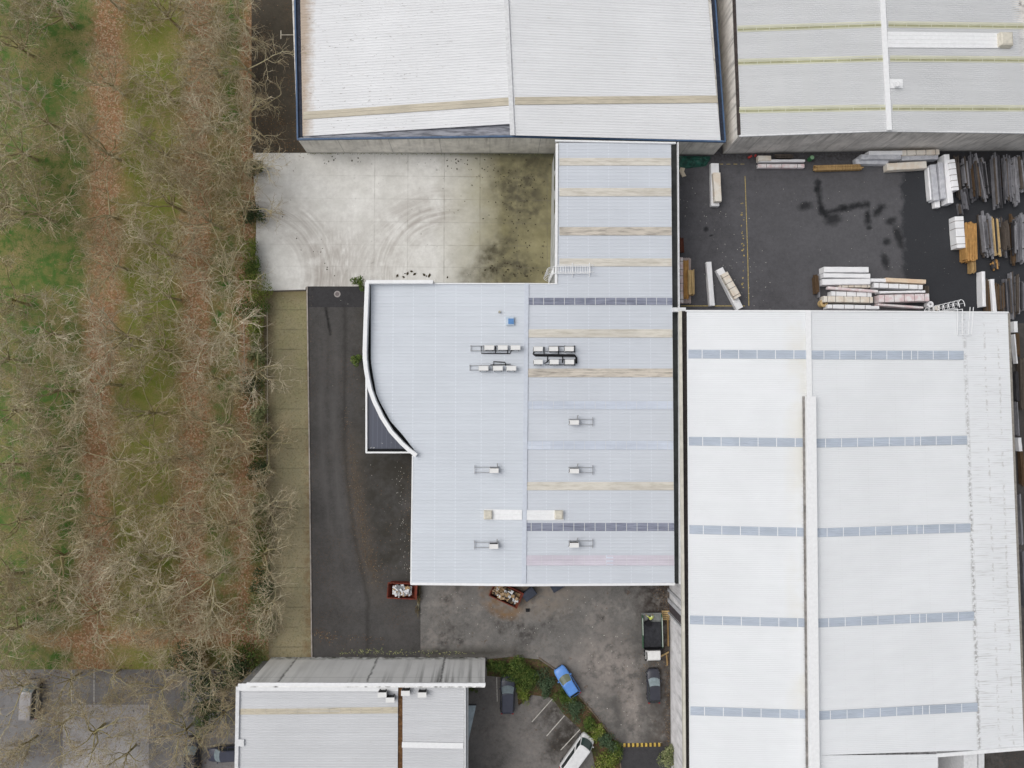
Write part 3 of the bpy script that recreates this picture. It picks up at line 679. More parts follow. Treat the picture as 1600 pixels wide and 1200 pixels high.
    m = MB(); q = P(780.5, 487.5, 7.55); m.tube([(q.x, q.y, 7.4), (q.x, q.y, 7.9)], [.16, .13], 8); m.build('pipe_vent', plain('tan_pipe_boot', (.42, .40, .33), .8), t)
    # parapets
    m = MB()
    CP = [(573.3, 440.5), (571.8, 480), (570.4, 520), (569.6, 548), (569.8, 560), (571.3, 575), (573.8, 590), (578.3, 610), (584.5, 627), (596.5, 652), (610.5, 674), (627, 692.2), (638, 702.5), (650.5, 711.8)]
    m.bar([P(x, y, 7.75) for x, y in CP], .46, 1.4)
    m.bar([P(572, 440.2, 7.76), P(676.5, 440.2, 7.76)], .42, 1.3); m.build('parapet', white, t)
    bars('fascia', white, t, [([P(676, 443, 7.35), P(820, 443, 7.72), P(871, 443.4, 7.5)], .13, .3), ([P(869, 443, 7.52), P(870.4, 224, 7.52)], .3, .4), ([P(867.5, 219.5, 7.53), P(1056, 223.2, 6.85)], .2, .4), ([P(644.6, 712, 6.95), P(641.9, 913, 6.95)], .15, .4), ([P(641.5, 912.2, 6.96), P(819, 914.2, 7.7), P(1055, 912.8, 6.8)], .28, .3)])
    m = MB(); m.strip([P(x + 2, y, 6.55) for x, y in CP], [P(pw(WX, y) + 1 if y < 706 else x + 2, y, 6.56) for x, y in CP]); m.build('gutter', blk, t)  # gutter in the parapet gap, its shade put into the near-black colour
    m = MB(); m.strip([P(1047, 222, 6.5), P(1052.5, 912, 6.5)], [P(1059.2, 222, 6.5), P(1061.8, 912, 6.5)]); m.build('gutter', plain('black_box_gutter', (.024, .026, .026), .8, var=.5, sc=1), t)  # near-black floor of the eastern box gutter
    m = MB(); m.bar([P(1059.6, 222, 6.9), P(1061.3, 485, 6.9), P(1062.6, 913, 6.9)], .14, .5); m.build('parapet', dullwhite, t)
    # canopy in the angle of the curve
    cz = 4.2
    mc = N('dark_canopy_sheet', .35, .5)
    cc = mc.mix(mc.lines(mc.axis(0), .55, .03, .03), (.050, .058, .088), (.085, .095, .13))
    cc = mc.mix(mc.mul(mc.noise(2.5, .66, .7, detail=5), mc.ramp(mc.axis(1), Y(680), Y(700))), cc, (.5, .5, .5))
    cm = mc.done(cc)
    m = MB(); m.add([P(571.5, 585, cz), P(571.5, 706, cz), P(646, 706, cz), P(627, 690, cz), P(609, 670, cz), P(593, 643, cz), P(581, 612, cz)], [tuple(range(7))]); cn = m.build('canopy', cm, t)
    m = MB(); m.bar([P(572.3, 585, cz + .3), P(572.3, 707.2, cz + .3)], .22, .4); m.bar([P(571.4, 707, cz + .31), P(646, 707, cz + .31)], .2, .4); m.build('canopy_fascia', white, cn)
    m = MB(); m.bar([P(574, 703.5, cz + .12), P(640, 703.5, cz + .12)], .35, .08); m.build('canopy_gutter', blk, cn)
    # west-wing windows along the yard wall
    wg = plain('dark_window_glass', (.055, .07, .085), .15, .5); rdm = plain('grey_roller_door', (.30, .31, .32), .6, var=.15)
    for y in (250, 282, 320, 352, 388, 420):
        m = MB(); q0, q1 = P(869.6, y - 11, 6.0), P(869.6, y + 11, 6.0); m.box((q0.x - .08, (q0.y + q1.y) / 2, 4.6), (.2, abs(q0.y - q1.y), 1.9)); m.build('window', wg, t)
    # roof ladder with cage down to the concrete yard
    m = MB(); a, b = P(868.5, 421.5, 7.7), P(922, 421.5, 7.45)
    for dy in (-.42, .42): m.tube([a + Vector((-.25, dy, -7.6)), a + Vector((-.25, dy, 0)), b + Vector((0, dy, .0))], .055, 5)
    for dy in (-.42, .42): m.tube([a + Vector((0, dy, .75)), b + Vector((.3, dy, .75))], .04, 5); m.tube([b + Vector((.3, dy, 0)), b + Vector((.3, dy, .75))], .04, 5)
    for k in range(15): q = a.lerp(b, k / 14); m.tube([q + Vector((0, -.42, 0)), q + Vector((0, .42, 0))], .04, 4)
    for k in (0.48, .98): q = a.lerp(b, k); m.tube([q + Vector((0, -.85, -.05)), q + Vector((0, .85, -.05))], .05, 4)
    for k in range(22): z = .4 + k * .33; m.tube([(a.x - .25, a.y - .42, z), (a.x - .25, a.y + .42, z)], .03, 4)
    l = m.build('ladder', white, t)
    m = MB()
    for k in range(6):
        z = 2.5 + k * .95; m.tube([(a.x - .3 - .75 * math.sin(R(v_)), a.y + .45 * math.cos(R(v_)), z) for v_ in range(0, 181, 20)], .035, 4)
    for v_ in (30, 90, 150): m.tube([(a.x - .3 - .75 * math.sin(R(v_)), a.y + .45 * math.cos(R(v_)), z) for z in (2.5, 7.25)], .03, 4)
    m.build('cage', dullwhite, l)
    # ground-floor openings on the south face
    for x in (700, 780, 905, 990):
        q = P(x, 911, 6.5); m = MB(); m.box((q.x, q.y - .03, 0), (3.2, .14, 3.4)); m.build('roller_door', rdm, t)
    return t
mainb()

# ---------------------------------------------------------------- low building to the south
def southb():
    t = thing('factory_building', 'white roofed building with a tall streaked concrete wall, south of the driveway', 'building', P(560, 1130, 0))
    n = N('streaked_precast', .9, .15)
    a = n.mix(n.noise(.4, .35, .65, detail=6), (.82, .82, .81), (.88, .88, .87))
    st = n.mul(n.noise(1.0, .46, .62, st=(1.1, 1.1, .035), off=2, detail=6), n.noise(.16, .42, .58, st=(1, 1, .1), off=9))
    a = n.mix(n.mul(n.mul(st, n.ramp(n.axis(2), 1.5, 9.0, .25, 1)), .8), a, (.06, .058, .055))
    for x in (465, 591, 695):
        q = P(x, 1027, 0).x; a = n.mix(n.mul(n.mul(n.band(n.axis(0), q, .09, .12, n.wob(.9, .5)), n.noise(.5, .3, .5, off=3)), .9), a, (.03, .03, .03))
    a = n.mix(n.mul(n.band(n.axis(2), 6.9, .05, .06), .5), a, (.22, .21, .20))
    a = n.mix(n.mul(n.ramp(n.axis(2), 1.3, .1), n.noise(1.2, .35, .6)), a, (.07, .075, .05))
    cw = n.done(a)
    ytop = 1070
    q0, q1 = P(386, ytop, 9.2), P(757.5, ytop, 9.2)
    m = MB(); m.prism([(q0.x, q0.y), (q1.x, q1.y), (q1.x, q1.y - .3), (q0.x, q0.y - .3)], 0, 9.2); m.build('wall', cw, t)
    wallbody(t, [(372, 1073, 8.5), (727, 1073, 8.5), (728, 1500, 8.4), (364, 1500, 8.4)], m_wall('side_wall', (.30, .30, .30), (.06, .06, .06), .6, None, top=8), 'wall')
    m = MB(); m.bar([P(385, 1069.2, 9.3), P(758.5, 1070, 9.3)], .36, .25); m.build('parapet_cap', white, t)
    rm = m_roof('south_building_roof', (.575, .585, .605), .25, (.34, .30, .25), (), .45, None, .3)
    m = MB(); m.corr(lambda q: (P(lerp(374, 366, q), lerp(1079, 1500, q), 8.6), P(lerp(622, 620, q), lerp(1079, 1500, q), 8.75)), 32, .31, .03); m.build('roof', rm, t)
    m = MB(); m.corr(lambda q: (P(629, lerp(1072, 1500, q), 8.8), P(lerp(725, 724, q), lerp(1074, 1500, q), 8.75)), 32, .31, .03); m.build('roof', rm, t)
    m = MB(); m.add([P(372, 1068, 9.0), P(622, 1069.5, 9.0), P(622, 1080, 8.82), P(372, 1079.5, 8.82)], [(0, 1, 2, 3)])
    m.add([P(629, 1070, 9.0), P(726, 1071.5, 9.0), P(726, 1075, 8.88), P(629, 1073, 8.88)], [(0, 1, 2, 3)]); m.build('flashing', white, t)
    slab(t, 'skylight', sk_tan, P(374, 1107, 8.6), P(621.5, 1104.5, 8.75), P(621.5, 1114.5, 8.75), P(374, 1116.5, 8.6), .46, .05, .03, [(i + .5) / 15 for i in range(15)], .05, sk_dirty)
    n = N('rusty_valley_gutter', .9, .1); a = n.mix(n.noise(1.5, .3, .7, detail=6), (.17, .085, .035), (.07, .042, .026)); a = n.mix(n.mul(n.noise(4, .5, .7, off=4), .6), a, (.28, .17, .09)); rg = n.done(a)
    m = MB(); m.strip([P(621.5, 1071, 8.62), P(620, 1500, 8.62)], [P(629.5, 1071, 8.62), P(629.5, 1500, 8.62)]); m.build('valley_gutter', rg, t)
    m = MB(); m.bar([P(628, 1163.8, 8.98), P(724, 1165.5, 8.93)], .62, .06); m.build('cap_flashing', white, t)
    m = MB(); m.bar([P(371.3, 1073, 8.85), P(364, 1500, 8.85)], .4, .4); m.bar([P(372, 1161, 8.86), P(381, 1161, 8.86)], .75, .3); m.build('parapet_cap', dullwhite, t)
    m = MB(); m.bar([P(726.5, 1073, 8.95), P(726.5, 1500, 8.95)], .18, .4); m.build('parapet_cap', dullwhite, t)
    m = MB(); m.bar([P(729.5, 1073, 8.55), P(729, 1500, 8.55)], .34, .3); m.build('gutter', grey, t)
    m = MB(); cz = 4.6; a, b, c = P(729, 1102, cz), P(744, 1102, cz), P(731, 1162, cz)
    m.prism([(a.x, a.y), (b.x, b.y), (c.x, c.y), (c.x - .5, c.y)], cz - .15, cz); cn = m.build('canopy', plain('pale_blue_canopy', (.42, .50, .54), .6, var=.2, sc=1.5), t)
    m = MB(); m.bar([P(729, 1101.4, cz + .1), P(744.5, 1101.4, cz + .1)], .15, .2); m.build('canopy_edge', dgrey, cn)
    return t
southb()
# ================================================================== ROOF EQUIPMENT
ac_white = plain('ac_white_casing', (.74, .74, .73), .5, .35, var=.05)
ac_dark = plain('ac_dark_grille', (.022, .022, .022), .7, var=.4)
rail = plain('galvanised_rail', (.34, .35, .37), .5, .4, .2)
pipe = plain('black_pipe_lagging', (.016, .016, .018), .8, var=.3)
conc_b = plain('bare_concrete', (.32, .31, .28), .9)
G = 'air conditioning units on the middle roof'
def aircon(label, px, py, zroof, wpx, kind=0, rails=0, group=G):
    """outdoor unit: casing, dark coil on the north face, fan grille, two rails it stands on"""
    hh = .95; q = P(px, py, zroof + hh); L = wpx / 13.0; D = .52
    t = thing('air_conditioner', label, 'air conditioner', (q.x, q.y, zroof), 0, group)
    m = MB(); m.box((0, 0, .18), (L, D, hh - .24)); m.box((0, 0, hh - .06), (L + .03, D + .03, .06)); m.build('casing', ac_white, t, True)
    m = MB(); m.box((0, D / 2 + .015, .24), (L * .92, .05, hh - .34))
    for s in (-1, 1): m.box((s * (L / 2 + .012), .02, .3), (.03, D * .7, .4))
    m.build('grille', ac_dark, t, True)
    for k in (-.27, .27): m = MB(); m.tube([(k * L, -D / 2 - .01, .52), (k * L, -D / 2 - .035, .52)], .2, 12); m.build('fan_guard', grey, t, True)
    m = MB()
    if rails:
        for y in (-D / 2, D / 2 + .1): m.bar([(-L / 2 - .1 if rails > 0 else rails * 1.0 - L / 2 + .1, y, .16), (L / 2 - .1 + rails if rails > 0 else L / 2 + .1, y, .16)], .07, .09)
        e = (L / 2 + rails - .15) if rails > 0 else (-L / 2 + rails + .15)
        m.bar([(e, -D / 2 - .25, .17), (e, D / 2 + .35, .17)], .06, .1)
        for x in (e, L / 2 - .1, -L / 2 + .1): m.box((x, -D / 2, 0), (.12, .12, .09)); m.box((x, D / 2 + .1, 0), (.12, .12, .09))
        m.build('rail', rail, t, True)
        m = MB(); x = L / 2 - .12; m.tube([(x, D / 2 + .05, .45), (x, D / 2 + .42, .5), (x, D / 2 + .55, .95)], [.05, .06, .09], 7); m.tube([(x, D / 2 + .2, .03), (x, D / 2 + .2, .5)], .04, 6); m.build('pipe', grey, t, True)
    else:
        for s in (-1, 1): m = MB(); m.box((s * L * .36, 0, .06), (.08, D + .2, .12)); m.build('foot', ac_dark, t, True)
    return t
zz = lambda x: mz(x) + .03
ranks = ['left', 'middle', 'right']
for x, i in ((764.5, 0), (785.5, 1), (805.5, 2)): aircon('white air conditioner, %s of the three in the upper row west of the ridge' % ranks[i], x, 543, zz(x) + .1, 14.5)
for x, i in ((755.5, 0), (778, 1), (799, 2)): aircon('white air conditioner, %s of the three in the lower row west of the ridge' % ranks[i], x, 575.3, zz(x) + .1, 14.5)
for x, i in ((841, 0), (865, 1), (889.5, 2)): aircon('white air conditioner, %s of three in the upper row of the black piped bank' % ranks[i], x, 545, zz(x) + .1, 13.5)
for x, i in ((841, 0), (866, 1), (890, 2)): aircon('white air conditioner, %s of three in the lower row of the black piped bank' % ranks[i], x, 565.5, zz(x) + .1, 13.5)
aircon('single white air conditioner nearest the black piped bank', 897.5, 660, zz(897), 14, rails=1.9)
aircon('single white air conditioner just north of the beige strip by the vents', 897.5, 736, zz(897), 14, rails=1.9)
aircon('single white air conditioner between the dark strip and the pinkish strip', 897.3, 852, zz(897), 14, rails=1.9)
aircon('single white air conditioner west of the ridge, north of the white vents', 772, 735.5, zz(772), 13.5, rails=-1.9)
aircon('single white air conditioner west of the ridge, south of the white vents', 771.5, 854, zz(772), 13.5, rails=-1.9)
def frame(label, mats, boxes, pipes, z):
    q = P(boxes[0][0], boxes[0][1], z); t = thing('equipment_frame', label, 'roof frame', (q.x, q.y, z))
    m = MB()
    for x0, y0, x1, y1 in boxes:
        for y in (y0, y1): m.bar([P(x0, y, z + .12), P(x1, y, z + .12)], .08, .1)
        for k in range(5): x = lerp(x0 + 1, x1 - 1, k / 4); m.bar([P(x, y0 - 1.2, z + .03), P(x, y1 + 1.2, z + .03)], .09, .06)
    m.build('rail', mats[0], t)
    m = MB()
    for pl, r in pipes: m.tube([P(x, y, z + .2) for x, y in pl], r, 6)
    m.build('pipework', mats[1], t)
frame('grey rails and thin black pipes under the units west of the ridge', (rail, pipe), [(735, 540.5, 815, 548), (733.5, 571, 806, 578)],
      [([(752, 541), (752, 552), (797, 552.5), (799, 546)], .06), ([(774, 541), (774, 552)], .05), ([(793, 542), (793, 552)], .05), ([(771, 571), (771, 565), (789, 566), (790, 571)], .06), ([(766, 570), (798, 569)], .04)], 7.42)
frame('black pipework racks under the units east of the ridge', (plain('dark_rack', (.045, .045, .05), .6), pipe), [(835, 541, 899, 549.5), (835, 562, 899, 570)],
      [([(833, 552), (835, 554.5), (898, 555), (900.5, 559), (900.5, 568)], .13), ([(836, 556), (898, 556.5)], .09), ([(850, 542), (850, 555)], .06), ([(872.5, 542), (872.5, 555)], .07), ([(855.5, 556), (855.5, 566)], .06), ([(879, 556), (879, 567)], .07), ([(834, 545), (834, 553)], .09), ([(851, 568), (858, 563)], .05)], 7.36)
G5 = 'air conditioning units on the southern white roof'
for x, y, lab in ((597, 1086, 'grey sided air conditioner furthest left on the southern roof'), (609.5, 1094, 'air conditioner between the leftmost unit and the rusty valley gutter'), (633.5, 1083.5, 'air conditioner straddling the right edge of the rusty valley gutter'), (659.5, 1086, 'air conditioner furthest right on the southern roof')):
    aircon(lab, x, y, 8.75, 12.5, group=G5)

# ================================================================== TIMBER YARD
wrapw = N('white_timber_wrap', .55, .35)
k = wrapw.noise(1.2, .3, .7, detail=6); a = wrapw.mix(k, (.74, .75, .77), (.84, .84, .85))
wrapw.bump(wrapw.noise(3, raw=True, detail=5), .5, .05); wrapw = wrapw.done(a)
def wrapm(name, c, c2, amt=.6, sc=.9):
    n = N(name, .55, .3); k = n.noise(sc, .42, .60, detail=3); a = n.mix(n.mul(k, amt), c, c2)
    a = n.mix(n.mul(n.noise(3.0, .55, .7, off=8, detail=6), .4), a, tuple(x * .7 for x in c)); n.bump(n.noise(4, raw=True, detail=4), .4, .04); return n.done(a)
wrapp = wrapm('pink_printed_wrap', (.74, .71, .71), (.60, .36, .37), .55, 1.3)
wrapc = wrapm('cream_timber_wrap', (.73, .69, .62), (.64, .53, .41), .6)
wrapo = wrapm('peach_timber_wrap', (.70, .57, .43), (.66, .44, .28), .5)
wrapg = wrapm('dusty_grey_wrap', (.54, .55, .58), (.40, .41, .45), .7, 1.8)
strapm = plain('dark_strap', (.19, .17, .16), .7)
def wood(name, c, gray=0.0):
    n = N(name, .9, .1); k = n.noise(1.5, .3, .7, st=(3, .35, 1), detail=5); a = n.mix(k, tuple(x * .6 for x in c), tuple(x * 1.25 for x in c))
    c_, d_ = n.cells(4); a = n.mix(n.mul(n.axis(0, c_), .35), a, tuple(x * .5 for x in c)); return n.done(a)
w_orange = wood('orange_timber', (.50, .285, .105)); w_gold = wood('golden_timber', (.58, .42, .21)); w_tan = wood('tan_timber', (.42, .28, .13))
w_brown = wood('brown_timber', (.115, .075, .045)); w_grey = wood('weathered_grey_timber', (.165, .165, .18)); w_lgrey = wood('pale_grey_timber', (.27, .27, .29))
w_dark = wood('dark_weathered_timber', (.058, .057, .062)); w_pink = wood('pinkish_boards', (.50, .42, .40)); w_red = wood('rust_red_timber', (.14, .052, .035))
w_gb = wood('grey_brown_timber', (.105, .088, .075))
GP = 'timber packs in the yard'
def pack(label, x1, y1, x2, y2, wpx, z0, h, mt, straps=0, bearers=True, group=GP, name='timber_pack'):
    """wrapped pack of boards: wrap with slightly uneven outline, straps over it, bearers below"""
    z = z0 + h; a, b = P(x1, y1, z), P(x2, y2, z); dv = b - a; L = dv.length; wd = wpx / 12.6; ang = math.atan2(dv.y, dv.x)
    t = thing(name, label, 'timber pack', ((a.x + b.x) / 2, (a.y + b.y) / 2, z0), ang, group)
    bh = .1 if bearers else 0; m = MB(); n = 7; vs = []
    for i in range(n):
        x = -L / 2 + L * i / (n - 1); j = random.uniform(-.02, .02); e = .03 if i in (0, n - 1) else 0
        for yy, zk in ((-wd / 2 + e, bh), (-wd / 2 + j, bh + .05), (-wd / 2 + .01 + j, h - .06), (-wd / 2 + .07, h - e * .6 + random.uniform(-.015, .012)), (0, h + random.uniform(-.012, .02) - e * .6), (wd / 2 - .07, h - e * .6 + random.uniform(-.015, .012)), (wd / 2 - .01 - j, h - .06), (wd / 2 - j, bh + .05), (wd / 2 - e, bh)):
            vs.append((x, yy, zk))
    fs = [(i * 9 + k, i * 9 + (k + 1) % 9, i * 9 + 9 + (k + 1) % 9, i * 9 + 9 + k) for i in range(n - 1) for k in range(9)]
    m.add(vs, [f[::-1] for f in fs] + [tuple(range(9)), tuple(range(9 * n - 9, 9 * n))[::-1]]); m.build('wrap', mt, t, True)
    for k in range(straps):
        x = -L / 2 + L * (k + .5) / straps + random.uniform(-.1, .1); m = MB()
        m.bar([(x, 0, h + .022), (x + .001, 0, h + .022)], .1, .1) if False else None
        m.add([(x - .035, -wd / 2 - .008, bh + .1), (x + .035, -wd / 2 - .008, bh + .1), (x - .035, -wd / 2 - .004, h + .018), (x + .035, -wd / 2 - .004, h + .018), (x - .035, wd / 2 + .004, h + .018), (x + .035, wd / 2 + .004, h + .018), (x - .035, wd / 2 + .008, bh + .1), (x + .035, wd / 2 + .008, bh + .1)],
              [(0, 1, 3, 2), (2, 3, 5, 4), (4, 5, 7, 6)]); m.build('strap', strapm, t, True)
    if bearers:
        for s in (-.34, .34): m = MB(); m.box((s * L, 0, 0), (.12, wd * .96, .1)); m.build('bearer', w_brown, t, True)
    return t
def boards(label, x1, y1, x2, y2, wpx, z0, h, mt, n=None, rag=.25, group='loose board stacks in the timber yard'):
    mixd = group.startswith('dark racked')
    """stack of bare boards with ragged ends"""
    z = z0 + h; a, b = P(x1, y1, z), P(x2, y2, z); dv = b - a; L = dv.length; wd = max(.18, wpx / 12.6 * (1.25 if mixd else 1)); ang = math.atan2(dv.y, dv.x)
    t = thing('timber_stack', label, 'timber stack', ((a.x + b.x) / 2, (a.y + b.y) / 2, z0), ang, group)
    n = n or max(2, int(wd / .13)); m = MB(); bw = wd / n; lay = 3
    for i in range(n):
        for k in range(lay):
            l2 = L - random.random() * rag * 2; hh = (h - .1) / lay; top = random.uniform(-.5, .15) * hh if k == lay - 1 else 0
            m.box((random.uniform(-rag, rag) * .6, -wd / 2 + bw * (i + .5) + random.uniform(-.01, .01), .1 + k * hh), (l2, bw * random.uniform(.82, .97), hh + top - .004), random.gauss(0, .006), (random.choice([0, 0, 0, 0, 1, 2]) if mixd else 0))
    m.build('boards', [mt, w_dark, w_gb], t, True)
    for s in (-.33, .33): m = MB(); m.box((s * L, 0, 0), (.1, wd, .098)); m.build('bearer', w_dark, t, True)
    return t
random.seed(21)
# by the stained wall
pack('short cream pack against the stained wall, furthest left', 1185, 247, 1205, 247, 9, 0, .9, wrapc)
pack('long thin plain white pack just behind the pink striped one', 1186, 251, 1258, 250.7, 4.6, 0, .7, wrapw, 0)
pack('long thin pink striped pack in front of the stained wall', 1185, 258.8, 1257, 259, 6.2, 0, .7, wrapp, 3)
boards('dark brown boards against the stained wall behind the white pack', 1212, 243.5, 1240, 243.5, 6, 0, .6, w_gb)
boards('rough tan timber bundle lying across the yard before the stained wall', 1273, 262, 1348, 260, 9, 0, .8, w_tan, 5, .3)
pack('grey wrapped pack, left end of the heap by the stained wall', 1337, 251.5, 1388, 252.5, 9.5, 0, .9, wrapg)
pack('grey wrapped pack behind and above the left end of the heap', 1346, 244.8, 1408, 245, 8, .0, 1.5, wrapg)
pack('white wrapped pack topmost at the back of the heap', 1358, 238.6, 1410, 238.2, 7, 0, 1.6, wrapw, 0)
pack('white pack with orange print at the back right of the heap', 1410, 238.6, 1468, 237, 8.5, 0, 1.6, wrapc, 4)
pack('white wrapped pack in the right middle of the heap', 1409, 246.5, 1466, 245, 8, 0, 1.2, wrapg)
pack('white and cream pack at the front of the heap', 1386, 260.5, 1448, 257, 12.5, 0, 1.0, wrapc)
pack('thin white pack standing at the west face of the north-south heap', 1451, 262, 1455, 312, 3, 0, .9, wrapw)
pack('grey dusty pack, second from the west face of the heap', 1458, 257, 1464, 313, 10, 0, 1.3, wrapg)
pack('long white nosed pack sticking out south of the heap', 1460.5, 268, 1465.5, 324, 9, 0, .8, wrapw)
pack('grey dusty pack in the middle of the north-south heap', 1470, 254, 1475, 310, 8.5, 0, 1.5, wrapg)
pack('white pack east of the grey middle pack in the heap', 1479.5, 241, 1486, 317, 9.5, 0, 1.6, wrapw)
pack('bright white segmented pack on the east side of the heap', 1487.5, 249, 1494, 297, 11, 0, 1.9, wrapw, 5)
# western side of the yard
pack('white pack of two layers near the green tarpaulin, lower layer', 1117.3, 255, 1118, 321.5, 13.5, 0, .8, wrapw)
pack('cream topped narrower pack lying on the white pack near the green tarpaulin', 1120.2, 269.5, 1122.5, 314.5, 12, .8, .8, wrapc)
pack('long thin white pack standing alone beside the diagonal pack', 1107.8, 409, 1113.2, 477.5, 9, 0, .8, wrapw)
boards('narrow white board leaning along the thin white pack', 1102.6, 411, 1106.5, 445, 2.2, 0, .4, w_lgrey, 2)
pack('white diagonal pack, lower layer, near the yellow corner line', 1124.5, 419.5, 1156.5, 482, 12, 0, .9, wrapw)
pack('cream strapped diagonal pack lying on the white one', 1132, 426.5, 1153.5, 464.5, 12, .9, .8, wrapc, 4)
boards('rust red boards against the long gutter wall', 1065, 370, 1066, 394, 7, 0, 1.0, w_red)
pack('pinkish pack against the gutter wall behind the tan boards', 1065, 402, 1065.5, 473, 5.5, 0, 1.2, wrapp, 6)
boards('pinkish boards spread under the tan boards by the gutter wall', 1073.5, 402.5, 1073.5, 474, 13, 0, .5, w_pink, 8, .1)
boards('dark orange boards between the pinkish pack and the tan stack', 1072, 406, 1072.5, 467, 9, .5, .6, w_orange, 5, .35)
boards('pale tan stack topmost by the gutter wall', 1080.3, 421, 1081, 460, 10.5, .5, 1.1, w_gold, 6, .12)
# heap beside the white warehouse
boards('dark upright brown boards at the west end of the big heap', 1276, 429, 1278, 459, 6, 0, 1.0, w_brown)
boards('thin white board at the west end of the big heap', 1279.5, 428, 1281, 465, 2.2, 0, .8, w_lgrey, 2, .05)
pack('northernmost plain white pack of the big heap', 1288, 421, 1357.5, 421.3, 9.5, 0, 1.6, wrapw)
pack('second white pack from the north in the big heap', 1287, 430, 1360, 431, 7.5, 0, 1.6, wrapw)
pack('white pack with a grey west end, third from the north in the big heap', 1285, 440.5, 1360, 439.5, 10, 0, 1.4, wrapw)
pack('cream faced pack just below the grey ended white pack', 1311, 446.5, 1360, 446.5, 6, 0, 1.0, wrapc, 5)
pack('long slanting pinkish white pack crossing the middle of the big heap', 1294, 449.5, 1372, 455, 4.5, .9, .7, wrapp)
pack('white strapped pack under the slanting pinkish one', 1299, 458.5, 1362, 460.5, 8, 0, 1.2, wrapw, 4)
pack('white cream pack beside the tan coil in the big heap', 1287, 467, 1364, 468.5, 10, 0, 1.3, wrapc, 6)
pack('white strapped pack along the warehouse edge of the big heap', 1293, 478.7, 1361, 479.8, 7, 0, 1.3, wrapw, 4)
pack('short white pack between the two halves of the big heap', 1361, 480.2, 1374, 480.6, 5, 0, 1.2, wrapw)
pack('short white pack joining the two halves of the big heap', 1360, 437.5, 1386, 438, 6, 0, 1.2, wrapw)
pack('peach orange topped pack at the north-east of the big heap', 1385, 437, 1447, 440, 7.5, 0, 1.3, wrapo)
pack('white pack just south of the peach topped one', 1366, 445.5, 1442, 448.5, 8, 0, 1.1, wrapw, 5)
pack('thin white pack in the middle of the eastern half of the big heap', 1374, 456.5, 1446, 455.5, 4, 0, 1.2, wrapw)
pack('broad pink and cream pack in the eastern half of the big heap', 1374, 466.5, 1452, 464.5, 12.5, 0, 1.4, wrapp, 5)
pack('thin pink edged pack slanting beside the warehouse edge', 1372, 475.5, 1443, 480.5, 4, 0, 1.0, wrapp)
boards('brown boards at the east end of the big heap', 1449, 446, 1449.5, 462, 7, 0, .7, w_gb)
def roll(label, px, py, r, h, mt, hole=True, name='roll', cat='roll'):
    q = P(px, py, h); t = thing(name, label, cat, (q.x, q.y, 0)); m = MB(); n = 18
    ring_ = lambda rad, z: [(rad * math.cos(6.2832 * i / n), rad * math.sin(6.2832 * i / n), z) for i in range(n)]
    vs = ring_(r, 0) + ring_(r, h) + ring_(r * .35, h) + ring_(r * .35, h * .5)
    fs = [(k * n + i, k * n + (i + 1) % n, (k + 1) * n + (i + 1) % n, (k + 1) * n + i) for k in range(3) for i in range(n)] + [tuple(range(3 * n, 4 * n))]
    m.add(vs, fs); m.build('coil', mt, t, True)
    m = MB(); vs = ring_(r * .33, h * .5 + .01); m.add(vs, [tuple(range(n))]); m.build('core', w_brown, t, True)
roll('tan coil at the west end of the big heap beside the warehouse', 1287.5, 473.5, .5, .8, w_gold)
roll('white roll at the east end of the big heap', 1454, 475.5, .42, .8, wrapw)
roll('pinkish grey roll under the ladder cage', 1465, 481, .36, .6, wrapc)
def drum(label, px, py, r, h, mt):
    q = P(px, py, h); t = thing('drum', label, 'drum', (q.x, q.y, 0)); m = MB()
    m.tube([(0, 0, 0), (0, 0, h * .33), (0, 0, h * .34), (0, 0, h * .36), (0, 0, h * .66), (0, 0, h * .67), (0, 0, h * .69), (0, 0, h)], [r, r, r * 1.04, r, r, r * 1.04, r, r], 16); m.build('body', mt, t, True)
    m = MB(); m.tube([(0, 0, h), (0, 0, h + .03)], r * .9, 16); m.tube([(r * .5, 0, h + .03), (r * .5, 0, h + .06)], .05, 8); m.build('lid', plain('pale_green_lid', (.20, .34, .20), .5), t, True)
drum('small green drum against the stained wall', 1269, 246, .29, .9, plain('green_drum_paint', (.05, .16, .07), .5))
# racks of dark timber along the eastern edge
GR = 'dark racked timber along the eastern edge of the yard'
TOP = [(1496, 244, 1502, 312, 5, w_gb, 'grey brown'), (1508, 243, 1513.5, 293, 6.5, w_lgrey, 'short pale grey'), (1509, 296, 1514, 327, 5, w_grey, 'stubby grey'), (1518, 240, 1523, 316, 6.5, w_grey, 'long mid grey'), (1525.5, 252, 1531, 307, 7, w_brown, 'olive brown'), (1527, 243, 1541, 315, 2.6, w_lgrey, 'thin slanting pale'), (1533.5, 247, 1540.5, 300, 2.6, w_grey, 'thin grey'), (1538.5, 245, 1546, 309, 2.6, w_lgrey, 'thin pale grey'), (1550, 250, 1553.5, 306, 8, w_dark, 'blackened'), (1557, 238, 1563, 324, 7, w_grey, 'longest grey'), (1565.5, 248, 1567, 292, 5.5, w_brown, 'brown'), (1573, 241, 1578, 312, 9, w_grey, 'broad grey'), (1581, 243, 1584.5, 312, 3.4, w_lgrey, 'narrow bluish grey'), (1587, 244, 1592.5, 319, 4.5, w_lgrey, 'light grey'), (1594, 240, 1600, 299, 4.5, w_lgrey, 'pale'), (1602, 240, 1606, 300, 6, w_grey, 'edge grey')]
for i, (x1, y1, x2, y2, wd, mt, cl) in enumerate(TOP):
    boards('%s boards in the top rack row east of the white heap' % cl, x1, y1, x2, y2, wd, random.choice([.1, .3, .7, 1.2]), random.uniform(.5, 1.3), mt, None, .7, GR)
boards('short grey boards stuck out below the white heap', 1500, 318, 1503, 335, 5, 0, .6, w_grey, None, .2, GR)
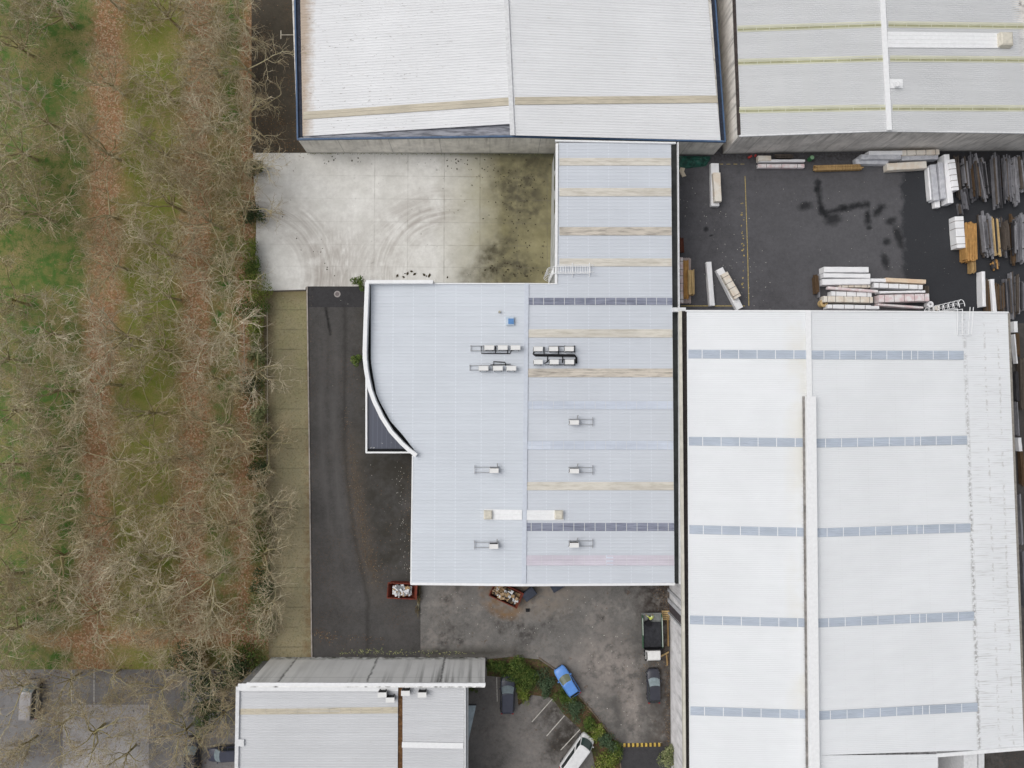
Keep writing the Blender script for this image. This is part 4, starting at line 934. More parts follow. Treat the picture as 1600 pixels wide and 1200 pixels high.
pack('white segmented pack west of the orange boards in the middle rack row', 1499, 338, 1502.5, 387, 15, 0, 1.4, wrapw, 4)
boards('bright orange boards beside the white segmented pack', 1518, 346.5, 1519.5, 408, 20, 0, 1.5, w_orange, 9, .25)
boards('orange brown offcuts sticking out below the bright orange boards', 1521.5, 404, 1522.5, 426, 8, 0, 1.0, w_tan, 5, .3)
MID = [(1537, 332, 1544, 400, 6.5, w_lgrey, 'whitish grey'), (1543.5, 341, 1548, 388, 4, w_grey, 'narrow grey'), (1546, 330, 1553.5, 404, 3.6, w_lgrey, 'slanting pale'), (1555.5, 338, 1560, 397, 8.5, w_gold, 'golden'), (1556, 404, 1557.5, 419, 9, w_orange, 'low orange'), (1565, 338, 1570.5, 403, 6.5, w_grey, 'mid grey'), (1573, 344, 1577, 392, 6, w_gb, 'grey brown'), (1582, 335, 1585.5, 413, 5, w_brown, 'long brown'), (1588, 343, 1589.5, 396, 3, w_lgrey, 'thin whitish'), (1593, 338, 1595, 409, 5.5, w_grey, 'broad slate'), (1597.5, 333, 1599, 414, 3, w_lgrey, 'edge pale')]
for x1, y1, x2, y2, wd, mt, cl in MID:
    boards('%s boards in the middle rack row, right of the orange stack' % cl, x1, y1, x2, y2, wd, random.choice([.1, .4, .9]), random.uniform(.5, 1.2), mt, None, .6, GR)
pack('thin white pack at the west of the bottom rack row', 1537, 424, 1538.5, 479, 6, 0, 1.2, wrapw)
pack('thin white pack running under the warehouse eave in the bottom rack row', 1551, 436, 1555.5, 490, 6.5, 0, 1.2, wrapw)
BOT = [(1544, 435, 1545.5, 489, 7, w_brown, 'brown boards between the two white packs'), (1562.5, 442, 1564, 484, 13, w_brown, 'broad brown boards right of the white pack'), (1577, 435, 1580.5, 490, 7, w_grey, 'grey boards below the dark gap'), (1582.5, 425, 1586, 499, 4, w_lgrey, 'long pale boards beside the warehouse corner'), (1591.5, 429, 1592, 491, 4, w_lgrey, 'narrow pale boards right of the warehouse corner'), (1598, 440, 1598.5, 486, 5.5, w_grey, 'grey boards at the photo edge')]
for x1, y1, x2, y2, wd, mt, cl in BOT: boards(cl + ', bottom rack row', x1, y1, x2, y2, wd, .2, random.uniform(.7, 1.1), mt, None, .3, GR)
EAST = [(1587.5, 502, 1588, 519, 6.5, wrapw, 1, 'white wrapped end of a stack beside the east gutter'), (1591, 520, 1592.5, 558, 5, w_brown, 0, 'brown boards under torn white wrap'), (1586, 522, 1590, 568, 2.4, wrapw, 1, 'torn white wrap along brown boards'), (1588.5, 580, 1591, 627, 5, w_dark, 0, 'dark boards beside the east gutter'), (1597, 560, 1598.5, 640, 6, w_gb, 0, 'grey brown boards at the photo edge below the torn wrap'), (1590, 628, 1593.5, 682, 2.6, w_lgrey, 0, 'thin pale board slanting beside the gutter'), (1593.5, 684, 1595.5, 705, 6, wrapw, 1, 'white bundle at the foot of the thin pale board'), (1597, 700, 1600, 760, 4.5, w_brown, 0, 'brown boards below the white bundle'), (1594.5, 772, 1598.5, 852, 3, w_lgrey, 0, 'long pale board at the photo edge'), (1600, 860, 1603, 950, 5, w_grey, 0, 'grey boards at the photo edge beside the lower gutter')]
for x1, y1, x2, y2, wd, mt, wr, cl in EAST:
    (pack if wr else boards)(cl, x1, y1, x2, y2, wd, .3, .8, mt)
# racks that carry the dark timber
for (x0, x1, y0, y1, lab) in ((1496, 1606, 262, 296, 'black steel rack under the top row of dark timber'), (1532, 1606, 352, 392, 'black steel rack under the middle row of timber'), (1574, 1606, 445, 478, 'black steel rack under the bottom row of timber')):
    t = thing('timber_rack', lab, 'rack', P((x0 + x1) / 2, (y0 + y1) / 2)); m = MB()
    for y in (y0, (y0 + y1) / 2, y1): a, b = P(x0, y, .2), P(x1, y, .2); m.bar([a, b], .14, .2)
    m.build('beam', dgrey, t)
    m = MB()
    n = int((x1 - x0) / 18)
    for k in range(n + 1):
        for y in (y0, y1): q = P(lerp(x0, x1, k / n), y, 0); m.box((q.x, q.y, 0), (.1, .1, 1.5))
    o = m.build('upright', dgrey, t); o['kind'] = 'stuff'
# annexe yard at the bottom right
for i, (x, wd, mt, cl) in enumerate(((1472, 6, w_dark, 'dark'), (1479, 5, w_gb, 'grey brown'), (1486, 7, w_brown, 'brown'), (1494, 4, w_red, 'reddish'), (1500, 6, w_pink, 'pinkish'))):
    boards('%s boards in the notch below the white warehouse roof' % cl, x, 1178, x + .5, 1230, wd, 0, 1.2, mt, None, .2)
# green tarpaulin heap, carton, litter
random.seed(4); m = MB(); nx, ny = 26, 14; vs = []
for j in range(ny):
    for i in range(nx):
        u, v = i / (nx - 1), j / (ny - 1); q = P(lerp(1058, 1110 - 8 * v * v, u), lerp(244, 265 - 5 * u, v), 0)
        e = min(u, 1 - u, v, 1 - v) * 4; hgt = min(1, e) * (.45 + .35 * noise.noise(Vector((u * 5, v * 3, 1)))) + .12 * noise.noise(Vector((u * 16, v * 9, 3))) + .05
        vs.append((q.x + .15 * noise.noise(Vector((u * 9, v * 7, 8))), q.y, max(.03, hgt)))
m.add(vs, [(j * nx + i, j * nx + i + 1, (j + 1) * nx + i + 1, (j + 1) * nx + i) for j in range(ny - 1) for i in range(nx - 1)])
tn = N('green_tarpaulin', .5, .4); tc = tn.mix(tn.noise(1.6, .35, .65, detail=5), (.006, .035, .026), (.018, .105, .075))
o = m.build('tarpaulin', tn.done(tc)); o.data.flip_normals(); tag(o, 'crumpled dark green tarpaulin heap in the corner under the blue trim', 'tarpaulin')
m = MB(); q = P(1066.5, 268.5, .25); m.prism([(q.x - .25, q.y + .6), (q.x + .35, q.y + .5), (q.x + .2, q.y + .05), (q.x + .5, q.y - .5), (q.x, q.y - .65), (q.x - .42, q.y + .1)], .02, .22)
tag(m.build('carton', plain('cream_card', (.62, .54, .42), .8)), 'torn flattened cream carton beside the green tarpaulin', 'carton')
m = MB(); q = P(1172, 245, .2); m.box((q.x, q.y, 0), (.55, .25, .25), .5); m.box((q.x + .75, q.y + .2, 0), (.3, .2, .2), 1.1)
tag(m.build('bag', plain('red_bag', (.40, .05, .045), .6)), 'small red bag on the ground beside the stained wall', 'bag')

# ================================================================== VEHICLES
glass = plain('dark_car_glass', (.035, .045, .05), .08, .6, var=.2)
glass2 = plain('pale_glass_painted_reflection', (.22, .27, .29), .12, .5, var=.2)  # windscreens: bright sky reflection put into the pale base colour
tyre = plain('tyre_rubber', (.014, .014, .015), .9); rim = plain('wheel_rim', (.30, .31, .32), .35, .5, .6)
lampw = plain('headlight_lens', (.62, .64, .66), .1, .6); lampr = plain('tail_light_lens', (.30, .01, .012), .2, .5)
blackp = plain('black_plastic', (.014, .014, .016), .6, var=.3)
def paint(name, c):
    n = N(name, .35, .3, .0); n.b.inputs['Coat Weight'].default_value = .2; n.b.inputs['Coat Roughness'].default_value = .12
    return n.done(n.mix(n.noise(1.5, .4, .7, co=n.obj, detail=5), c, tuple(x * .86 for x in c)))
def loft(m, secs, mi=0):
    k = len(secs[0]); vs = [v for s_ in secs for v in s_]
    fs = [(i * k + j, i * k + (j + 1) % k, (i + 1) * k + (j + 1) % k, (i + 1) * k + j) for i in range(len(secs) - 1) for j in range(k)]
    m.add(vs, [f[::-1] for f in fs] + [tuple(range(k)), tuple(range((len(secs) - 1) * k, len(secs) * k))[::-1]], mi)
def car(label, px, py, heading, L, Wd, Ht, pm, cat='car', style='hatch', name='parked_car', ws=None, group=None):
    q = P(px, py, .7); t = thing(name, label, cat, (q.x, q.y, .012), heading, group); hw = Wd / 2; bt = .93 if style != 'van' else 1.12
    hood = .78 if style != 'van' else 1.05
    def sec(x, f, top, zb=.28):
        w_ = hw * f
        return [(x, -w_ * .90, zb), (x, -w_, zb + .14), (x, -w_ * 1.0, top * .62 + .1), (x, -w_ * .955, top - .07), (x, -w_ * .80, top), (x, 0, top + .025), (x, w_ * .80, top), (x, w_ * .955, top - .07), (x, w_, top * .62 + .1), (x, w_, zb + .14), (x, w_ * .90, zb)]
    f_, b_ = L / 2, -L / 2
    if style == 'van': nose = [(f_ - .75, 1.0, 1.10), (f_ - .35, .97, .98), (f_ - .1, .88, .86), (f_, .74, .66)]
    else: nose = [(f_ - 1.25, 1.0, bt), (f_ - .8, .985, .86), (f_ - .38, .93, hood), (f_ - .12, .82, .68), (f_, .66, .56)]
    st = [(b_, .80, .80), (b_ + .1, .90, bt - .05), (b_ + .35, .97, bt)] + [(lerp(b_ + .8, f_ - 1.7, k / 4), 1.0, bt) for k in range(5)] + nose
    m = MB(); loft(m, [sec(x, a, z) for x, a, z in st]); m.build('body', pm, t, True, smooth=True)
    # greenhouse: belt line to roof
    if style == 'van': x0, x1, r0, r1 = b_ + .06, f_ - .42, b_ + .22, f_ - 1.15
    elif style == 'ute': x0, x1, r0, r1 = b_ + .12, f_ - 1.28, b_ + .42, f_ - 2.0
    else: x0, x1, r0, r1 = b_ + .10, f_ - 1.12, b_ + .55, f_ - 1.95
    bw, rw = hw * .93, hw * (.80 if style != 'van' else .84); zb, zr_ = bt - .03, Ht
    B = [(x0, -bw * .93, zb), (x1 - .12, -bw, zb), (x1 + .08, -bw * .55, zb), (x1 + .14, 0, zb), (x1 + .08, bw * .55, zb), (x1 - .12, bw, zb), (x0, bw * .93, zb)]
    T = [(r0, -rw * .94, zr_ - .06), (r1 - .05, -rw, zr_ - .05), (r1 + .05, -rw * .6, zr_ - .02), (r1 + .08, 0, zr_), (r1 + .05, rw * .6, zr_ - .02), (r1 - .05, rw, zr_ - .05), (r0, rw * .94, zr_ - .06)]
    m = MB(); n = 7; mid = [Vector(a).lerp(Vector(b), .04) for a, b in zip(B, T)]
    R2 = [(lerp((r0 + r1) / 2, x, .9), y * .88, zr_ + .03 - (.02 if k in (0, 6) else 0)) for k, (x, y, z) in enumerate(T)]
    m.add(B + T + R2, [(i, (i + 1) % n, n + (i + 1) % n, n + i) for i in range(n)] + [(n + i, n + (i + 1) % n, 2 * n + (i + 1) % n, 2 * n + i) for i in range(n)] + [tuple(range(2 * n, 3 * n))])
    m.build('roof', pm, t, True)
    def pane(nm, quad, g, off=.012, shrink=.08):
        v = [Vector(x) for x in quad]; c = sum(v, Vector()) / 4; nn = (v[1] - v[0]).cross(v[3] - v[0]).normalized()
        if nn.dot(c - Vector((lerp(x0, x1, .5), 0, zb))) < 0: nn = -nn
        m = MB(); v = [x.lerp(c, shrink) + nn * off for x in v]; m.add(v, [(0, 1, 2, 3)]); return m.build(nm, g, t, True)
    ws_ = ws or glass2
    v = [Vector(x) for x in (B[1], B[2], B[3], B[4], B[5], T[5], T[4], T[3], T[2], T[1])]
    c = sum(v, Vector()) / 10; m = MB(); v = [x.lerp(c, .07) + Vector((.018, 0, .018)) for x in v]; m.add(v, [(0, 1, 8, 9), (1, 2, 7, 8), (2, 3, 6, 7), (3, 4, 5, 6)]); m.build('windscreen', ws_, t, True)
    pane('rear_window', (B[0], B[6], T[6], T[0]), glass)
    for s in (0, 1):
        b0, b1, t0, t1 = (B[0], B[1], T[0], T[1]) if s == 0 else (B[6], B[5], T[6], T[5])
        b0, b1, t0, t1 = (Vector(k) for k in (b0, b1, t0, t1))
        for u0, u1 in (((.03, .50), (.53, .97)) if style != 'van' else ((.04, .70), (.76, .985))):
            pane('side_window', (b0.lerp(b1, u0), b0.lerp(b1, u1), t0.lerp(t1, u1), t0.lerp(t1, u0)), glass, .014, .06)
    for s in (-1, 1):
        m = MB(); fx = f_ - .24 if style != 'van' else f_ - .14
        m.add([(fx - .30, s * hw * .93, .70), (fx + .08, s * hw * .70, .665), (fx + .12, s * hw * .66, .60), (fx - .26, s * hw * .965, .62), (fx - .24, s * hw * .80, .765), (fx + .0, s * hw * .62, .71)], [(0, 1, 2, 3), (0, 4, 5, 1)]); m.build('headlight', lampw, t, True)
        m = MB(); m.box((b_ + .02, s * hw * .76, .62), (.12, .22, .22)); m.build('tail_light', lampr, t, True)
        m = MB(); m.box((x1 - .30, s * (hw + .08), bt - .06), (.14, .2, .14), s * -.25, 0, .8); m.build('mirror', pm, t, True)
        for wx in (f_ - .82, b_ + .72):
            m = MB(); m.tube([(wx, s * (hw - .20), .31), (wx, s * (hw + .005), .31)], .31, 18); wo = m.build('wheel', tyre, t, True)
            m = MB(); m.tube([(wx, s * (hw - .02), .31), (wx, s * (hw + .015), .31)], .19, 12); m.build('rim', rim, wo, True)
    m = MB(); m.box((f_ - .03, 0, .42), (.1, hw * 1.0, .16)); m.build('bumper', blackp, t, True)
    for x in (f_ - .82, b_ + .72):
        pass
    return t
UP, DN = R(90), R(-90)
car('dark slate wagon parked nose to the large green shrub', 793, 1085, R(89), 4.75, 1.84, 1.62, paint('slate_paint', (.055, .060, .086)), 'car', 'ute')
car('bright blue hatchback parked beside the planted strip', 886, 1065, R(123), 4.1, 1.72, 1.48, paint('bright_blue_paint', (.12, .29, .70)), ws=plain('yellowish_windscreen', (.13, .15, .10), .15, .4))
car('black hatchback parked behind the green truck', 1021.3, 1071.5, R(91), 4.25, 1.70, 1.46, paint('charcoal_paint', (.046, .048, .062)))
car('white van parked across the angled bays', 901.5, 1177, R(53), 5.3, 1.88, 2.0, paint('white_van_paint', (.74, .745, .75)), 'van', 'van', 'parked_van', ws=plain('green_tinted_glass', (.035, .06, .055), .08, .6))
car('dark grey car half hidden under the bare branches by the white building', 299.5, 1180, R(92), 4.5, 1.78, 1.5, paint('graphite_paint', (.040, .043, .055)))
car('slate blue car tucked against the edge of the white building', 350, 1178, R(-178), 4.3, 1.75, 1.45, paint('dusk_blue_paint', (.045, .050, .078)))
car('pale silver van parked under the branches in the western car park', 49, 1092, R(88), 4.7, 1.75, 1.9, paint('silver_paint', (.36, .345, .35)), 'van', 'van', 'parked_van')

def truck():
    q = P(1019, 998, 1.0); t = thing('flatbed_truck', 'green tray truck with a white cab, parked by the long white wall', 'truck', (q.x, q.y, .012), R(-89))
    gp = plain('green_tray_paint', (.045, .12, .065), .5, .35, var=.25); wp = paint('truck_white_paint', (.76, .76, .75))
    m = MB(); m.box((0, 0, .5), (5.2, .8, .18)); m.build('chassis', blackp, t, True)
    m = MB(); cx = 1.95; hw = .84       # cab at the front (south)
    loft(m, [[(x, -w_, .5), (x, -w_, 1.15), (x, -w_ * .97, z - .08), (x, -w_ * .86, z), (x, w_ * .86, z), (x, w_ * .97, z - .08), (x, w_, 1.15), (x, w_, .5)] for x, w_, z in ((1.22, .82, 1.93), (1.35, .84, 2.0), (2.25, .84, 2.0), (2.40, .83, 1.9), (2.72, .82, 1.2), (2.80, .79, 1.0))])
    cab = m.build('cab', wp, t, True)
    m = MB(); m.add([(2.42, -.74, 1.87), (2.42, .74, 1.87), (2.735, .74, 1.24), (2.735, -.74, 1.24)], [(0, 1, 2, 3)]); m.build('windscreen', glass, cab, True)
    for s in (-1, 1):
        m = MB(); m.add([(1.5, s * .852, 1.25), (2.4, s * .85, 1.25), (2.3, s * .842, 1.78), (1.5, s * .842, 1.8)], [(0, 1, 2, 3)]); m.build('side_window', glass, cab, True)
        m = MB(); m.box((2.45, s * 1.0, 1.35), (.1, .22, .3)); m.build('mirror', blackp, t, True)
        m = MB(); m.box((2.78, s * .6, .75), (.06, .25, .18)); m.build('headlight', lampw, t, True)
        for x in (2.0, -1.35):
            m = MB(); m.tube([(x, s * .68, .36), (x, s * .92, .36)], .36, 18); wo = m.build('wheel', tyre, t, True)
            m = MB(); m.tube([(x, s * .9, .36), (x, s * .935, .36)], .2, 12); m.build('rim', rim, wo, True)
    m = MB(); m.box((-1.05, 0, .78), (4.3, 2.50, .14)); m.build('tray', plain('tray_floor', (.22, .23, .225), .7, var=.3), t, True)
    for s in (-1, 1):
        m = MB(); m.box((-1.0, s * 1.24, .92), (4.1, .06, .5)); m.bar([(-2.75, s * 1.24, 1.47), (.9 if s > 0 else -.6, s * 1.24, 1.47)], .1, .07, 1); m.build('side_board', [gp, plain('pale_green_rail', (.42, .48, .42), .5)], t, True)
    m = MB(); m.box((1.08, 0, .92), (.08, 2.3, 1.0)); m.build('headboard', blackp, t, True)
    m = MB(); m.box((-3.22, 0, .92), (.06, 2.45, .35)); m.build('tailboard', plain('grey_tailboard', (.28, .30, .29), .6), t, True)
    # dark load sheet, sagging
    m = MB(); vs = []; nx, ny = 14, 8
    for j in range(ny):
        for i in range(nx):
            x, y = lerp(-2.15, 1.0, i / (nx - 1)), lerp(-1.12, 1.12, j / (ny - 1)); vs.append((x, y, 1.2 + .1 * noise.noise(Vector((x * .9, y * 1.2, 2))) + .05 * noise.noise(Vector((x * 3, y * 3, 5)))))
    m.add(vs, [(j * nx + i, j * nx + i + 1, (j + 1) * nx + i + 1, (j + 1) * nx + i) for j in range(ny - 1) for i in range(nx - 1)]); m.build('load_sheet', plain('black_load_sheet', (.028, .029, .034), .75, var=.35), t, True)
    m = MB(); m.disc((-2.1, -.55, 1.24), .42, .38, 10, 0, 1.62, .15); m.build('black_sack', plain('black_sack_plastic', (.008, .008, .010), .5), t, True)
truck()

# ================================================================== PERSON (hi-vis jacket, crouching at the tail of the truck tray)
def person():
    q = P(1016, 966.5, 1.3); t = thing('person', 'person in a yellow green high visibility jacket crouching at the tail of the green truck', 'person', (q.x, q.y, 0), R(88)); t.scale = (1.08, 1.08, 1.08); t.location.z = -.08
    m = bpy.data.meshes.new('body')
    Z = .93                                        # tray floor
    J = {'pelvis': (-.10, 0, Z + .42, .135), 'waist': (.03, 0, Z + .60, .13), 'chest': (.20, 0, Z + .78, .155), 'neck': (.34, 0, Z + .90, .062), 'head': (.40, 0, Z + .98, .085), 'crown': (.46, 0, Z + 1.08, .088), 'top': (.485, 0, Z + 1.15, .06)}
    E = [('pelvis', 'waist'), ('waist', 'chest'), ('chest', 'neck'), ('neck', 'head'), ('head', 'crown'), ('crown', 'top')]
    for s, n_ in ((1, 'l'), (-1, 'r')):
        J.update({n_ + 'sh': (.22, s * .19, Z + .80, .068), n_ + 'el': (.34, s * (.40 if s > 0 else .33), Z + .60, .046), n_ + 'wr': (.44, s * (.52 if s > 0 else .24), Z + .44, .033), n_ + 'pa': (.49, s * (.55 if s > 0 else .22), Z + .39, .038),
                  n_ + 'hip': (-.08, s * .10, Z + .38, .10), n_ + 'kn': (.28, s * .17, Z + .44, .066), n_ + 'an': (-.02, s * .14, Z + .09, .045), n_ + 'ft': (.16, s * .15, Z + .045, .042)})
        E += [('chest', n_ + 'sh'), (n_ + 'sh', n_ + 'el'), (n_ + 'el', n_ + 'wr'), (n_ + 'wr', n_ + 'pa'), ('pelvis', n_ + 'hip'), (n_ + 'hip', n_ + 'kn'), (n_ + 'kn', n_ + 'an'), (n_ + 'an', n_ + 'ft')]
        for f in range(5):
            a = n_ + 'f%d' % f; bx, by, bz, _ = J[n_ + 'pa']; o = (f - 2) * .019
            if f == 0: p1, p2 = (bx + .015, by - s * .04, bz - .005), (bx + .045, by - s * .055, bz - .03)
            else: p1, p2 = (bx + .045, by + o * s, bz - .012), (bx + .075 - abs(f - 2.5) * .008, by + o * s * 1.1, bz - .042)
            J[a + 'a'] = (*p1, .010); J[a + 'b'] = (*p2, .008); E += [(n_ + 'pa', a + 'a'), (a + 'a', a + 'b')]
    keys = list(J); m.from_pydata([J[k][:3] for k in keys], [(keys.index(a), keys.index(b)) for a, b in E], [])
    o = bpy.data.objects.new('body', m); col.objects.link(o); o.parent = t
    sk = o.modifiers.new('skin', 'SKIN')
    for i, k in enumerate(keys): m.skin_vertices[0].data[i].radius = (J[k][3],) * 2
    m.skin_vertices[0].data[0].use_root = True
    o.modifiers.new('sub', 'SUBSURF').levels = 1; o.modifiers['sub'].render_levels = 2
    n = N('work_clothes', .8, .2)
    x = n.axis(0, n.obj); z = n.axis(2, n.obj)
    c = n.mix(n.ramp(z, Z + .50, Z + .53), (.02, .022, .035), (.62, .68, .14))
    c = n.mix(n.band(z, Z + .66, .02, .005), c, (.55, .56, .52))
    far = n.ramp(n.math('ADD', x, n.mul(z, .0)), .43, .435); low = n.ramp(z, Z + .46, Z + .44)
    c = n.mix(n.mul(far, low), c, (.36, .22, .15)); c = n.mix(n.ramp(z, Z + .925, Z + .935), c, (.36, .22, .15))
    m.materials.append(n.done(c))
    b = MB(); b.tube([(.385, 0, Z + 1.07), (.45, 0, Z + 1.12), (.48, 0, Z + 1.17), (.495, 0, Z + 1.2)], [.112, .115, .085, .03], 12); b.build('hat', plain('pale_lime_hat', (.60, .66, .38), .7), t, True, True)
person()

# ================================================================== SKIPS, BINS, OTHER SMALL THINGS
rust = N('rusty_red_paint', .75, .25); a = rust.mix(rust.noise(2.5, .4, .65, detail=6), (.20, .042, .026), (.115, .040, .025)); a = rust.mix(rust.noise(5, .6, .7, off=4), a, (.07, .03, .02)); rust = rust.done(a)
def skip(label, px, py, ang, L, Wd, h, mt, fill):
    q = P(px, py, h); t = thing('skip_bin', label, 'skip bin', (q.x, q.y, .012), ang); m = MB(); l2, w2 = L / 2, Wd / 2
    ou = [(-l2 * .72, -w2, .1), (l2 * .72, -w2, .1), (l2 * .72, w2, .1), (-l2 * .72, w2, .1), (-l2, -w2, h), (l2, -w2, h), (l2, w2, h), (-l2, w2, h)]
    i_ = [(x * .95, y * .93, z if z > .5 else .2) for x, y, z in ou]
    m.add(ou + i_, [(3, 2, 1, 0), (0, 1, 5, 4), (1, 2, 6, 5), (2, 3, 7, 6), (3, 0, 4, 7), (8, 9, 10, 11), (12, 13, 9, 8), (13, 14, 10, 9), (14, 15, 11, 10), (15, 12, 8, 11), (4, 5, 13, 12), (5, 6, 14, 13), (6, 7, 15, 14), (7, 4, 12, 15)]); m.build('body', mt, t, True)
    m = MB(); m.bar([(-l2, -w2, h + .05), (l2, -w2, h + .05), (l2, w2, h + .05), (-l2, w2, h + .05), (-l2, -w2 + .05, h + .05)], .1, .1); m.build('rim', mt, t, True)
    for s in (-1, 1):
        for x in (-.4, .4): m = MB(); m.tube([(x * L, s * (w2 + .0), h * .6), (x * L, s * (w2 + .12), h * .6)], .06, 8); m.build('lifting_lug', mt, t, True)
    return t, q
random.seed(8)
def rubbish(label, q, ang, L, Wd, z, cols, n):
    m = MB(); ca, sa = math.cos(ang), math.sin(ang)
    for i in range(n):
        x, y = random.uniform(-.5, .5) * L, random.uniform(-.5, .5) * Wd
        m.box((q.x + x * ca - y * sa, q.y + x * sa + y * ca, z + random.uniform(-.25, .12) - .1), (random.uniform(.15, .7), random.uniform(.08, .4), random.uniform(.15, .35)), random.random() * 3.1, random.randrange(len(cols)))
    m.add([(q.x + x * L * .55 * ca - y * Wd * .55 * sa, q.y + x * L * .55 * sa + y * Wd * .55 * ca, z - .25) for x, y in ((-1, -1), (1, -1), (1, 1), (-1, 1))], [(0, 1, 2, 3)], 0)
    tag(m.build('rubbish_pile', cols), label, 'rubbish')
pl = [plain('rubbish_white', (.62, .63, .64), .6), plain('rubbish_grey', (.20, .21, .22), .8), plain('rubbish_card', (.36, .25, .14), .9), plain('rubbish_wood', (.42, .30, .19), .9), plain('rubbish_dark', (.05, .04, .035), .9)]
t, q = skip('rusty red skip full of white rubbish at the corner of the blue grey building', 628.5, 923.5, R(-3), 3.7, 1.9, 1.25, rust, 0)
rubbish('white plastic and card rubbish heaped in the straight red skip', Vector((q.x - .05, q.y, 0)), R(-3), 2.2, 1.0, 1.2, [pl[0], pl[0], pl[0], pl[1], pl[2]], 60)
t, q = skip('rusty red skip at an angle, half under the south eave', 791, 929, R(-25), 3.9, 2.0, 1.3, rust, 0)
rubbish('cardboard and timber rubbish in the angled red skip', q, R(-25), 3.1, 1.3, 1.2, [pl[2], pl[3], pl[0], pl[4], pl[2]], 80)
def binn(label, px, py, ang, mt):
    q = P(px, py, 1.1); t = thing('wheeled_bin', label, 'bin', (q.x, q.y, .012), ang)
    m = MB(); m.box((0, 0, .16), (1.55, 1.0, .95), 0, 0, 1.06); m.build('body', mt, t, True)
    m = MB(); m.add([(-.86, -.58, 1.12), (.86, -.58, 1.12), (.86, .58, 1.2), (-.86, .58, 1.2), (-.8, -.5, 1.2), (.8, -.5, 1.2), (.8, .5, 1.3), (-.8, .5, 1.3)], [(0, 1, 5, 4), (1, 2, 6, 5), (2, 3, 7, 6), (3, 0, 4, 7), (4, 5, 6, 7), (3, 2, 1, 0)]); m.build('lid', mt, t, True)
    for x in (-.6, .6):
        for y in (-.36, .36): m = MB(); m.tube([(x, y - .04, .09), (x, y + .04, .09)], .09, 10); m.build('wheel', tyre, t, True)
slate = plain('slate_bin_plastic', (.050, .058, .080), .6, var=.2)
binn('slate grey lidded bin standing askew beside the angled red skip', 827, 928.5, R(38), slate)
binn('slate grey lidded bin mostly under the south eave, right of the other bin', 871, 915, R(30), slate)
m = MB(); q = P(824.5, 953.5, .1); m.box((q.x, q.y, .01), (.5, .4, .14)); m.box((q.x, q.y, .15), (.3, .25, .05)); tag(m.build('drain_box', blackp), 'small black drain box on the asphalt below the slate bin', 'drain box')
# manhole cover
t = thing('manhole_cover', 'round pale ringed manhole cover on the dark driveway patch', 'manhole cover', P(527, 459.5)); q = P(527, 459.5)
m = MB(); m.disc((q.x, q.y, .022), .42, .42, 24, 0, .03); m.build('collar', plain('pale_collar', (.30, .28, .27), .8), t)
m = MB(); m.disc((q.x, q.y, .031), .26, .26, 20, 0, .036); m.build('lid', plain('iron_lid', (.15, .13, .13), .6, .3, .3), t)
# speed hump
t = thing('speed_hump', 'black speed hump with yellow blocks across the access road', 'speed hump', P(1003, 1164)); m = MB()
brr = plain('brown_rubber', (.06, .045, .025), .8)
a, b = P(974, 1164.3, 0), P(1035, 1164.3, 0); n = 18
for i in range(n):
    x0, x1 = lerp(a.x, b.x, i / n), lerp(a.x, b.x, (i + 1) / n) - .01
    if i % 2 == 0: continue
    m = MB()
    m.add([(x0, a.y - .24, .015), (x1, a.y - .24, .015), (x1, a.y - .1, .075), (x0, a.y - .1, .075), (x1, a.y + .1, .075), (x0, a.y + .1, .075), (x1, a.y + .24, .015), (x0, a.y + .24, .015)], [(0, 1, 2, 3), (3, 2, 4, 5), (5, 4, 6, 7), (0, 3, 5, 7), (1, 6, 4, 2)]); m.build('dark_block', brr, t)
for i in range(0, n, 2):
    m = MB(); x0, x1 = lerp(a.x, b.x, i / n), lerp(a.x, b.x, (i + 1) / n) - .01
    m.add([(x0, a.y - .24, .015), (x1, a.y - .24, .015), (x1, a.y - .1, .075), (x0, a.y - .1, .075), (x1, a.y + .1, .075), (x0, a.y + .1, .075), (x1, a.y + .24, .015), (x0, a.y + .24, .015)], [(0, 1, 2, 3), (3, 2, 4, 5), (5, 4, 6, 7), (0, 3, 5, 7), (1, 6, 4, 2)]); m.build('yellow_block', plain('yellow_hump_block', (.52, .36, .08), .7, var=.25), t)
# boards leaning by the long wall beside the truck
for x1, y1, x2, y2, wd, mt, lab in ((1043.5, 964, 1044.5, 1010, 1.6, w_tan, 'thin tan plank along the foot of the long wall beside the truck'), (1032, 1026, 1045.5, 1019, 1.8, w_gold, 'short golden plank pointing from the truck cab to the wall'), (1041.5, 1022, 1043, 1040, 2.0, w_tan, 'short tan plank by the wall just past the truck cab'), (1035.5, 1022, 1039.5, 1009, 2.0, w_gb, 'grey brown plank beside the truck cab')):
    boards(lab, x1, y1, x2, y2, wd, 0, .22, mt, 2, .05, 'planks beside the truck')
m = MB(); q = P(1040.5, 962, .3)
for k in range(5): m.box((q.x, q.y - .5 + k * .25, .12), (1.0, .18, .03))
for s in (-.4, .4): m.box((q.x + s, q.y, .02), (.09, 1.2, .1))
tag(m.build('pallet', w_gold), 'small tan pallet against the long wall behind the truck', 'pallet')
